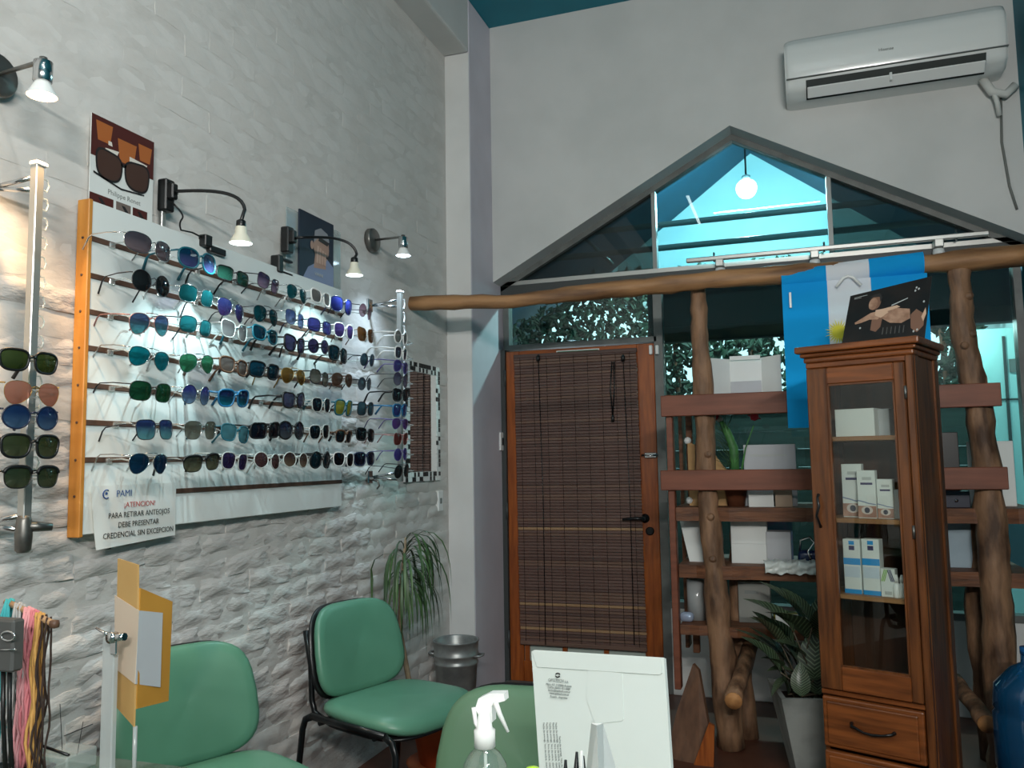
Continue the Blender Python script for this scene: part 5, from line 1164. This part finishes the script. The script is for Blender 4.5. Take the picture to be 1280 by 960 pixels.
for k in range(62):
    t = rnd.random(); p0 = crown.lerp(tip, t*.95); az = rnd.uniform(0, 6.283)
    if math.cos(az) < -.15: az = rnd.uniform(-1.6, 1.6)
    el = rnd.uniform(.1, .75)+.5*t
    L0 = rnd.uniform(.26, .40); d = V((math.cos(az)*math.cos(el), math.sin(az)*math.cos(el), math.sin(el)))
    build('leaf', ribbon(p0, d, L0, rnd.uniform(9, 16), rnd.uniform(.010, .016)), LEAFD[k % 3], pot)
for q in ((540, 690, 560, 775), (520, 668, 545, 700), (478, 700, 470, 690)):
    a_ = crown.lerp(tip, .6); d = W(q[0], q[1], 'y', 3.3)-a_; build('leaf', ribbon(a_, d+V((0, 0, .05)), .46, 8, .016), LEAFD[1], pot)

bk = root('metal_bucket', (.17, 3.97, 0), 0, 'galvanised metal bucket standing at the foot of the corner pillar', 'bucket')
BXC, BYC = .165, 3.97
BXC = W(570, 800, 'y', 3.97).x
bk.location = (BXC, BYC, 0); WM[bk.name] = Matrix.Translation((BXC, BYC, 0))
b = MB(); b.lathe([(.088, 0), (.09, .005), (.108, .28), (.113, .283), (.113, .292), (.109, .296), (.111, .322), (.116, .325), (.116, .333), (.112, .337), (.114, .39), (.119, .393), (.119, .399), (.114, .40), (.110, .395), (.105, .28), (.086, .012), (0, .012)], 32); build('body', b, GALV, bk, True)
for s in (-1, 1):
    b = MB(); b.tube([(s*.108, -.03, .325), (s*.14, -.028, .328), (s*.148, 0, .33), (s*.14, .028, .328), (s*.108, .03, .325)], .006, 7); build('ear_handle', b, GALV, bk, True)

# concrete planter with patterned leaves
PX, PYc = 1.86, 3.66
pc = root('concrete_planter', (PX, PYc, 0), 0, 'dark veined prayer plant in a tapered grey concrete planter by the cabinet', 'plant')
pth = R(12); hp_ = .36; t_, bt_ = .155, .085
b = MB(); vs = []
for (s, z) in ((bt_, 0), (t_, hp_), (t_-.02, hp_), (t_-.03, hp_-.05)):
    for (sx, sy) in ((-1, -1), (1, -1), (1, 1), (-1, 1)): v = V((sx*s, sy*s, z)); vs.append(Matrix.Rotation(pth, 4, 'Z') @ v)
fs = [(i*4+k, i*4+(k+1) % 4, (i+1)*4+(k+1) % 4, (i+1)*4+k) for i in range(3) for k in range(4)]+[(3, 2, 1, 0)]
b.add(vs, fs); build('pot', b, CONC, pc, True)
b = MB(); b.add([Matrix.Rotation(pth, 4, 'Z') @ V((sx*(t_-.028), sy*(t_-.028), hp_-.045)) for sx, sy in ((-1, -1), (1, -1), (1, 1), (-1, 1))], [(0, 1, 2, 3)]); build('soil', b, SOIL, pc, True)
def leafmat():
    mt, nt, bb = _new('veined_leaf'); tc = nt.nodes.new('ShaderNodeTexCoord'); w = nt.nodes.new('ShaderNodeTexWave'); w.inputs['Scale'].default_value = 2.6; w.wave_type = 'BANDS'; w.bands_direction = 'Y'
    w.inputs['Distortion'].default_value = 0.6
    nt.links.new(tc.outputs['UV'], w.inputs['Vector']); r = nt.nodes.new('ShaderNodeValToRGB'); r.color_ramp.elements[0].color = lin('#23331f'); r.color_ramp.elements[1].color = lin('#63745a'); r.color_ramp.elements[0].position = .6; r.color_ramp.elements[1].position = .9
    nt.links.new(w.outputs['Fac'], r.inputs[0]); nt.links.new(r.outputs[0], bb.inputs['Base Color']); bb.inputs['Roughness'].default_value = .35; return mt
VEIN = leafmat()
def blade(base, d, L, wd_, curl, roll):
    d = V(d).normalized(); side = d.cross(V((0, 0, 1))); side = side.normalized() if side.length > .05 else V((1, 0, 0)); side = (Matrix.Rotation(roll, 3, d) @ side); up = side.cross(d)
    vs, uv = [], []
    n = 8
    for i in range(n+1):
        t = i/n; w = wd_*math.sin(math.pi*min(1, t**.8*.97+.03))**.8*.5; c = V(base)+d*L*t-up*curl*t*t*L
        for j in (-1, -.5, 0, .5, 1): vs.append(c+side*w*j+up*abs(j)*w*.30); uv.append((j*.5+.5, t*1.6-abs(j)*.35))
    fs = [(5*i+j, 5*i+j+1, 5*i+j+6, 5*i+j+5) for i in range(n) for j in range(4)]
    return vs, fs, uv
rnd = random.Random(8)
LVS = [(968, 748, 992, 790), (965, 790, 980, 835), (1005, 745, 1015, 785), (990, 735, 1000, 775), (998, 800, 1005, 840), (985, 800, 990, 850), (1015, 800, 1018, 850), (1010, 770, 1015, 800), (955, 800, 975, 840), (960, 770, 972, 800), (1022, 760, 1024, 800), (1000, 840, 1002, 870), (980, 830, 985, 868), (1020, 830, 1022, 868)]
for k, (tx, ty, bx_, by_) in enumerate(LVS+[(rnd.uniform(955, 1030), rnd.uniform(745, 850), 0, 0) for _ in range(12)]):
    y = PYc+rnd.uniform(-.12, .12); tipp = W(tx, ty, 'y', y)
    basep = V((PX+rnd.uniform(-.07, .08), PYc+rnd.uniform(-.06, .06), hp_-.05)); mid = basep.lerp(tipp, .55)+V((0, 0, .04)) if not bx_ else W(bx_, by_, 'y', y)
    b = MB(); b.tube([basep, basep.lerp(mid, .5)+V((0, 0, .02)), mid], [.004, .0035, .003], 5); L = max(.10, (tipp-mid).length*1.35)
    vs, fs, uv = blade(mid, tipp-mid, L, L*.62, rnd.uniform(.2, .8), rnd.uniform(-.5, .5))
    lo = build('leaf', MB().add(vs, fs, True), VEIN, pc); ul = lo.data.uv_layers.new(name='UVMap')
    for lp_ in lo.data.loops: ul.data[lp_.index].uv = uv[lp_.vertex_index]
    build('leaf_stalk', b, pm('dark_stalk', '#4a4232', .7), lo)

jx = W(1290, 830, 'y', 3.45).x
jg = root('water_jug', (jx, 3.45, 0), 0, 'large translucent blue water jug at the right edge', 'bottle')
z_ = W(1262, 808, 'y', 3.45).z
b = MB(); H = z_; b.lathe([(.0, 0), (.125, 0), (.135, .02), (.135, H*.28), (.128, H*.30), (.135, H*.32), (.135, H*.62), (.128, H*.64), (.134, H*.66), (.125, H*.78), (.07, H*.88), (.035, H*.91), (.033, H*.99)], 28, caps=False); build('body', b, glassy('blue_jug_plastic', '#2f86b8', .05, .05, .3, '#2778ab'), jg, True)
build('cap', MB().lathe([(.036, H*.96), (.036, H), (.0, H)], 18), pm('blue_cap', '#1c5f9a', .4), jg, True)

# ================================================================== DESK AND THE THINGS ON IT
DZ = .75; DYF = 1.30
dk = root('glass_desk', (1.45, .75, 0), 0, 'glass topped desk in the foreground', 'desk')
build('glass_top', MB().rbox((.36, .25, DZ-.012), (2.6, DYF, DZ), .003, 2), glassy('desk_glass', '#b9d2c6', .05, 0, .25, '#9fb5a8'), dk)
for x in (.45, 2.5):
    for y in (.32, DYF-.07): build('leg', MB().rbox((x-.02, y-.02, 0), (x+.02, y+.02, DZ-.012), .003, 1), ALU, dk)
build('frame', MB().rbox((.45, .30, DZ-.05), (2.5, .34, DZ-.012), .003, 1).rbox((.45, DYF-.09, DZ-.05), (2.5, DYF-.05, DZ-.012), .003, 1), ALU, dk)
# spray bottle
sp = V((1.415, 1.08, DZ)); c = W(606, 930, 'y', 1.08); sp.x = c.x
zn0, zn1 = W(606, 935, 'y', 1.08).z, W(606, 915, 'y', 1.08).z; zs_ = zn0-DZ
sb = root('spray_bottle', sp, 0, 'clear spray bottle with a white trigger head in the foreground', 'bottle')
b = MB(); b.lathe([(.0, 0), (.028, 0), (.031, .006), (.031, zs_-.035), (.029, zs_-.02), (.020, zs_-.006), (.0125, zs_), (.0125, zs_+.012)], 28, caps=False); build('body', b, glassy('clear_bottle_plastic', '#e9f0ec', .06, .03, .10, '#dfe6e2'), sb, True)
b = MB(); b.lathe([(.0, .004), (.0285, .004), (.0285, zs_-.06), (.0, zs_-.06)], 24); build('liquid', b, glassy('clear_gel', '#dfeee8', .02, 0, .08, '#d8e6e0'), sb, True)
zz = zs_+.002
b = MB(); b.lathe([(.0145, zz), (.0145, zz+.022), (.011, zz+.024), (.008, zz+.045)], 18); build('collar', b, WHITEPL, sb, True)
b = MB(); b.prism([(-.017, zz+.046), (-.012, zz+.060), (.004, zz+.068), (.026, zz+.070), (.027, zz+.060), (.018, zz+.057), (.008, zz+.052), (.008, zz+.030), (-.007, zz+.030)], -.016, (0, .008, 0), (1, 0, 0), (0, 0, 1)); b.tube([(-.016, 0, zz+.05), (-.013, 0, zz+.03), (-.007, 0, zz+.02)], .003, 6)
build('trigger_head', b, pm('translucent_white_plastic', '#eef0ee', .3), sb, True)
b = MB(); b.tube([(.016, 0, zz+.060), (.022, 0, zz+.045), (.034, 0, zz+.022)], [.004, .0035, .002], 7); build('trigger', b, WHITEPL, sb, True)
build('dip_tube', MB().tube([(0, 0, zz+.02), (.004, 0, .02)], .0025, 6), WHITEPL, sb, True)
# white envelope
EY0 = 1.20
eTL, eTR, eBL, eBR = W(664, 812, 'y', 1.26), W(830, 822, 'y', 1.22), W(674, 960, 'y', 1.17), W(839, 960, 'y', 1.13)
def ext(a, b_): d = a-b_; t = (a.z-DZ)/d.z if d.z else 0; return a-d*t
eBL, eBR = ext(eTL, eBL), ext(eTR, eBR); eBL.z = eBR.z = DZ+.0005
en = root('white_envelope', (eBL+eBR)/2, 0, 'large white card envelope standing upright on the desk', 'envelope')
_n = (eBR-eBL).cross(eTL-eBL); _d = (830-640)/F*_rt+(480-822)/F*_up+_fwd; eTR = CAM+_d*((eBL-CAM).dot(_n)/_d.dot(_n))
eu = (eTR-eTL); ew = (eTL-eBL); en_n = eu.cross(ew).normalized()
if en_n.y > 0: en_n = -en_n
def eq(u, v, lift=0): return (eBL*(1-u)+eBR*u)*(1-v)+(eTL*(1-u)+eTR*u)*v+en_n*lift
def epoly(name, pts, mat, lift, th_=.0006):
    N = len(pts); vs = [eq(u, v, lift) for u, v in pts]; b = MB(); b.add(vs+[q-en_n*th_ for q in vs], [tuple(range(N)), tuple(range(2*N-1, N-1, -1))]+[(i, N+i, N+(i+1) % N, (i+1) % N) for i in range(N)]); return build(name, b, mat, en)
EM = pm('white_envelope_card', '#c3cbc7', .65, col2='#bcc4c0', nscale=3)
epoly('body', [(0, 0), (1, 0), (1, 1), (.03, 1), (.0, .99)], EM, 0, .006)
HE = (eTL-eBL).length; WE = (eTR-eTL).length
def ev(px, py):   # envelope coordinates of a photo pixel
    d = (px-640)/F*_rt+(480-py)/F*_up+_fwd; t = (eBL-CAM).dot(en_n)/d.dot(en_n); p = CAM+d*t
    u = .5
    for _k in range(6):
        v = (p.z-eBL.z)/(eTL.z*(1-u)+eTR.z*u-eBL.z); L = eBL.lerp(eTL, v); Rr = eBR.lerp(eTR, v); u = (p-L).dot((Rr-L).normalized())/(Rr-L).length
    return (u, v)
f1, f2 = ev(672, 834), ev(826, 844)
epoly('flap', [(0.01, .992), (.985, .992), (.985, f2[1]+.01), (.965, f2[1]), (f1[0], f1[1])], EM, .0016, .0015)
p1_, p2_, p3_ = ev(778, 842), ev(780, 902), ev(744, 905)
epoly('pocket', [(p1_[0]-.25, p1_[1]+.02), (p1_[0], p1_[1]), (p2_[0], p2_[1]+.01), (p2_[0]-.015, p2_[1]), (p3_[0], p3_[1]), (p3_[0]-.05, p3_[1]+.1)], EM, .0010, .0010)
def eline(name, q0, q1, w, mat, lift=.0022):
    a_, b2 = ev(*q0), ev(*q1); d = V((b2[0]-a_[0], b2[1]-a_[1])); nn = V((-d.y, d.x)).normalized()*w
    epoly(name, [(a_[0]-nn.x, a_[1]-nn.y), (b2[0]-nn.x, b2[1]-nn.y), (b2[0]+nn.x, b2[1]+nn.y), (a_[0]+nn.x, a_[1]+nn.y)], mat, lift, .0003)
def etext(s, px, py, size, mt=INKG, rot=False):
    q = ev(px, py); u = (eTR-eTL).normalized(); w = ew.normalized()
    if rot: u, w = -w, u
    text('lettering', s, size, eq(q[0], q[1], .0026), u, (w-u*w.dot(u)), mt, en, 'LEFT' if rot else 'CENTER')
etext('OPTITECH s.a.', 699, 853, .0062); etext('Mitre 427, 2 (2000) Rosario', 699.5, 858, .0042); etext('Tel/Fax (0341) 421-4888', 699.5, 861.6, .0042); etext('ventas@optitech.com.ar', 700, 865.2, .0042); etext('www.optitech.com.ar', 700, 868.8, .0042); etext('Rosario  Argentina', 699.5, 873, .0042)
q = ev(698.5, 844.5); b = MB(); uu = (eTR-eTL).normalized(); ww = (ew-uu*ew.dot(uu)).normalized(); cc_ = eq(q[0], q[1], .0028)
b.tube([cc_+uu*.0042*math.cos(R(a))+ww*.0028*math.sin(R(a)) for a in range(20, 171, 15)], [.0003]+[.0009]*9+[.0003], 5); b.tube([cc_+uu*.0042*math.cos(R(a))+ww*.0028*math.sin(R(a)) for a in range(200, 351, 15)], [.0003]+[.0009]*9+[.0003], 5); build('emblem', b, INK, en)
rnd = random.Random(2)
for i, (px, pt) in enumerate(((680, 904), (684, 904), (688, 904), (692, 904), (695.5, 904), (700, 921))):
    etext('Fecha de entrega  Nro de sobre  cliente  armazon  cristal', px, pt, .0040, INKG, True)
# folded white holder, pens, ball
c = W(756, 930, 'y', .93); hb_ = root('folded_card_stand', (c.x, .93, DZ), 0, 'tapering white folded card holder in front of the envelope', 'card holder')
tp0, tp1, tp2 = W(739, 904, 'y', .93), W(746, 907, 'y', .90), W(754, 904, 'y', .94)
bs0, bs1, bs2 = W(733, 960, 'y', .92), W(748, 960, 'y', .88), W(770, 960, 'y', .95)
def dn(t, b_): d = t-b_; p = t-d*((t.z-DZ)/d.z); p.z = DZ+.0003; return p
g0, g1, g2 = dn(tp0, bs0), dn(tp1, bs1), dn(tp2, bs2)
b = MB(); b.add([g0, g1, g2, tp0, tp1, tp2], [(0, 1, 4, 3), (1, 2, 5, 4), (2, 0, 3, 5), (0, 2, 1)]); build('card', b, PAPER, hb_)
pc_ = W(716, 985, 'y', .99); ph = root('pen_cup', (pc_.x, .99, DZ), 0, 'small dark pen cup at the bottom edge of the picture', 'cup')
build('cup', MB().lathe([(.0, 0), (.026, 0), (.028, .085), (.025, .085), (.024, .004)], 18), BLACK, ph, True)
for k, (px, py, mt, lab) in enumerate(((707, 950, BLACK, 'leftmost black pen'), (721, 940, BLACK, 'thick black pen'), (727, 938, WHITEPL, 'white pen'), (729, 945, BLACK, 'thin black pen right of the white pen'))):
    t = W(px, py, 'y', .985+.008*k); bt2 = V((pc_.x-.012+.008*k, .98+.006*k, DZ+.006))
    single('pen', MB().tube([bt2, bt2.lerp(t, .85), t], [.0042, .0042, .0016], 8), mt, lab+' standing in the dark pen cup', 'pen', 'pens in the dark pen cup')
c = W(666, 966, 'y', 1.02); b = MB(); b.lathe([(.0, DZ), (.014, DZ), (.014, c.z-.012), (.013, c.z-.002), (.008, c.z+.006), (.0, c.z+.008)], 16, Matrix.Translation((c.x, 1.02, 0))); single('highlighter', b, pm('lime_plastic', '#b6e03c', .4), 'lime green highlighter cap beside the white envelope', 'marker')

# acrylic post with bolt, cardboard holder
ya = 1.18
pa, pb_ = W(131, 800, 'y', ya), W(146, 800, 'y', ya)
ap = root('acrylic_screen_post', ((pa.x+pb_.x)/2, ya, DZ), 0, 'frosted acrylic upright with a steel bolt at the left of the desk', 'post')
zt3 = W(138, 800, 'y', ya).z
build('upright', MB().rbox((pa.x, ya-.006, DZ), (pb_.x, ya+.006, zt3+.006), .002, 1), ACRYL, ap)
cc_ = W(141, 797, 'y', ya-.012)
b = MB(); b.lathe([(.0, -.008), (.009, -.008), (.010, 0), (.009, .008), (.0, .009)], 14, Matrix.Translation(cc_) @ Matrix.Rotation(R(90), 4, 'X')); b.tube([W(120, 785, 'y', ya-.015), cc_], [.002, .004], 6); b.tube([cc_, W(156, 796, 'y', ya-.012)], .007, 8); b.rbox((cc_.x-.007, ya-.012, cc_.z-.030), (cc_.x+.008, ya-.004, cc_.z-.004), .002, 1)
build('bolt', b, CHROME, ap)
YB_ = ya+.016
OC = pm('ochre_cardboard', '#c08a35', .7, col2='#ad7a2b', nscale=5); OCP = pm('pale_ochre_cardboard', '#c09a5f', .7, col2='#b38c52', nscale=5)
h0, h1, h2 = W(145, 800, 'y', YB_), W(173, 800, 'y', YB_-.01), W(214, 800, 'y', YB_+.10)
ch_ = root('cardboard_holder', ((h0.x+h1.x)/2, YB_, DZ), 0, 'folded ochre cardboard holder with a white sheet beside the acrylic upright', 'card holder')
def quad3(name, P, mat, th_=.003):
    n3 = (P[1]-P[0]).cross(P[2]-P[0]).normalized(); N = len(P); b = MB(); b.add(P+[p+n3*th_ for p in P], [tuple(range(N-1, -1, -1)), tuple(range(N, 2*N))]+[(i, (i+1) % N, N+(i+1) % N, N+i) for i in range(N)]); return build(name, b, mat, ch_)
def wy(px, py, y): return W(px, py, 'y', y)
yl, ym, yr_ = YB_+.02, YB_, YB_+.09
quad3('left_panel', [wy(146, 882, yl), wy(169, 908, ym), wy(174, 762, ym), wy(174, 706, ym), wy(149, 698, yl)], OCP)
quad3('right_panel', [wy(169, 886, ym), wy(209, 876, yr_), wy(214, 752, yr_), wy(174, 735, ym)], OC)
quad3('sheet', [wy(144, 835, yl-.004), wy(169, 855, ym-.004), wy(174, 763, ym-.004), wy(144, 744, yl-.004)], pm('pale_tan_sheet', '#c9b7a4', .6), .001)
quad3('sheet', [wy(169, 855, ym-.004), wy(200, 859, yr_-.030), wy(203, 766, yr_-.030), wy(173, 763, ym-.004)], GREYPAPER, .001)
foot = wy(169, 908, ym); build('foot', MB().tube([foot, V((foot.x, foot.y, DZ))], .004, 6), ACRYL, ch_)

# bracelet stand with hanging cords
by = 1.16
bA, bB = wy(8, 752, by+.06), wy(68, 780, by)
bs_ = root('bracelet_stand', (wy(42, 800, by).x, by, DZ), 0, 'black stand with a rod full of coloured cords at the lower left', 'stand')
build('rod', MB().tube([bA, bB], .006, 8), pm('pale_wood_rod', '#b08a63', .6), bs_)
build('rod_end', MB().lathe([(0, -.008), (.008, -.006), (.009, 0), (.008, .006), (0, .008)], 10, Matrix.Translation(bB)), pm('dark_wood_knob', '#5a4030', .5), bs_)
mt_ = bA.lerp(bB, .38); build('upright', MB().tube([V((mt_.x-.012, mt_.y, DZ)), mt_+V((0, 0, -.004))], .004, 7), BLACKM, bs_)
build('base', MB().rbox((mt_.x-.09, by-.05, DZ), (mt_.x+.06, by+.07, DZ+.008), .003, 1), BLACKM, bs_)
CORDS = [(.10, '#3fa7ad', 5, 'bunch of teal cords hanging on the rod'), (.30, '#a9aaa9', 4, 'bunch of grey cords on the rod beside the teal ones'), (.50, '#d99aa0', 8, 'bunch of pink cords hanging on the rod'), (.64, '#c9777f', 5, 'rose red cords hanging on the rod beside the pink ones'), (.74, '#c99a55', 4, 'tan cords hanging on the rod near its end'), (.84, '#33241d', 3, 'dark brown chain cords at the end of the rod')]
rnd = random.Random(12)
for t0, colr, n_, lab in CORDS:
    b = MB()
    for k in range(n_):
        t = t0+rnd.uniform(-.06, .06); p = bA.lerp(bB, t); sw = rnd.uniform(.003, .006); L = p.z-DZ-rnd.uniform(.005, .02)
        for sd in (-1, 1):
            pts = [p+V((0, sd*.004, .008))]+[p+V((math.sin(j*1.1+k)*sw-.004*j*.5*(1-t), sd*.007+math.cos(j*1.3+k*2)*sw, -L*j/11)) for j in range(1, 12)]
            b.tube(pts, .0028 if t0 != .84 else .0020, 5)
    single('cord_bunch', b, pm('cord_'+colr[1:], colr, .8, col2=colr, nscale=40), lab, 'cords', 'cords hanging on the stand')
gb0 = wy(-14, 770, 1.12); gb1 = wy(27, 838, 1.12)
gx = root('grey_device', ((gb0.x+gb1.x)/2, 1.12, DZ), 0, 'dark grey clip holder with cables at the left edge', 'device')
build('body', MB().rbox((gb0.x, 1.10, gb1.z), (gb1.x, 1.125, gb0.z), .004, 1), pm('dark_grey_plastic', '#4a4b4a', .5), gx)
b = MB(); e0 = wy(10, 795, 1.095); b.tube([e0+V((.016*math.cos(a*.524), 0, .008*math.sin(a*.524))) for a in range(12)], .0018, 6, closed=True); b.tube([wy(-5, 812, 1.096), wy(20, 812, 1.096)], .0015, 5); build('wire_clip', b, CHROME, gx)
for px in (4, 12): 
    q = wy(px, 838, 1.115); build('cable', MB().tube([q, q+V((.004, 0, -.08)), V((q.x+.012, 1.12, DZ+.002))], .004, 6), BLACK, gx)
c = wy(85, 935, 1.22)
cbk = MB(); cbk.rbox((c.x-.04, 1.19, DZ), (c.x+.03, 1.26, DZ+.035), .003, 1); single('clear_block', cbk, CLEARPL, 'clear plastic block lying on the desk corner at left', 'display block')
b = MB(); q0, q1 = wy(52, 932, 1.20), wy(86, 944, 1.20); b.tube([q0, q1], .003, 6); 
for (a_, c2) in (((78, 940), (75, 880)), ((96, 945), (104, 902)), ((80, 920), (116, 905))): b.tube([wy(*a_, 1.23), wy(*c2, 1.23)], .0008, 4)
cbo = single('wire_rack', b, BLACKM, 'thin black wire rack on the desk corner beside the cords', 'rack')
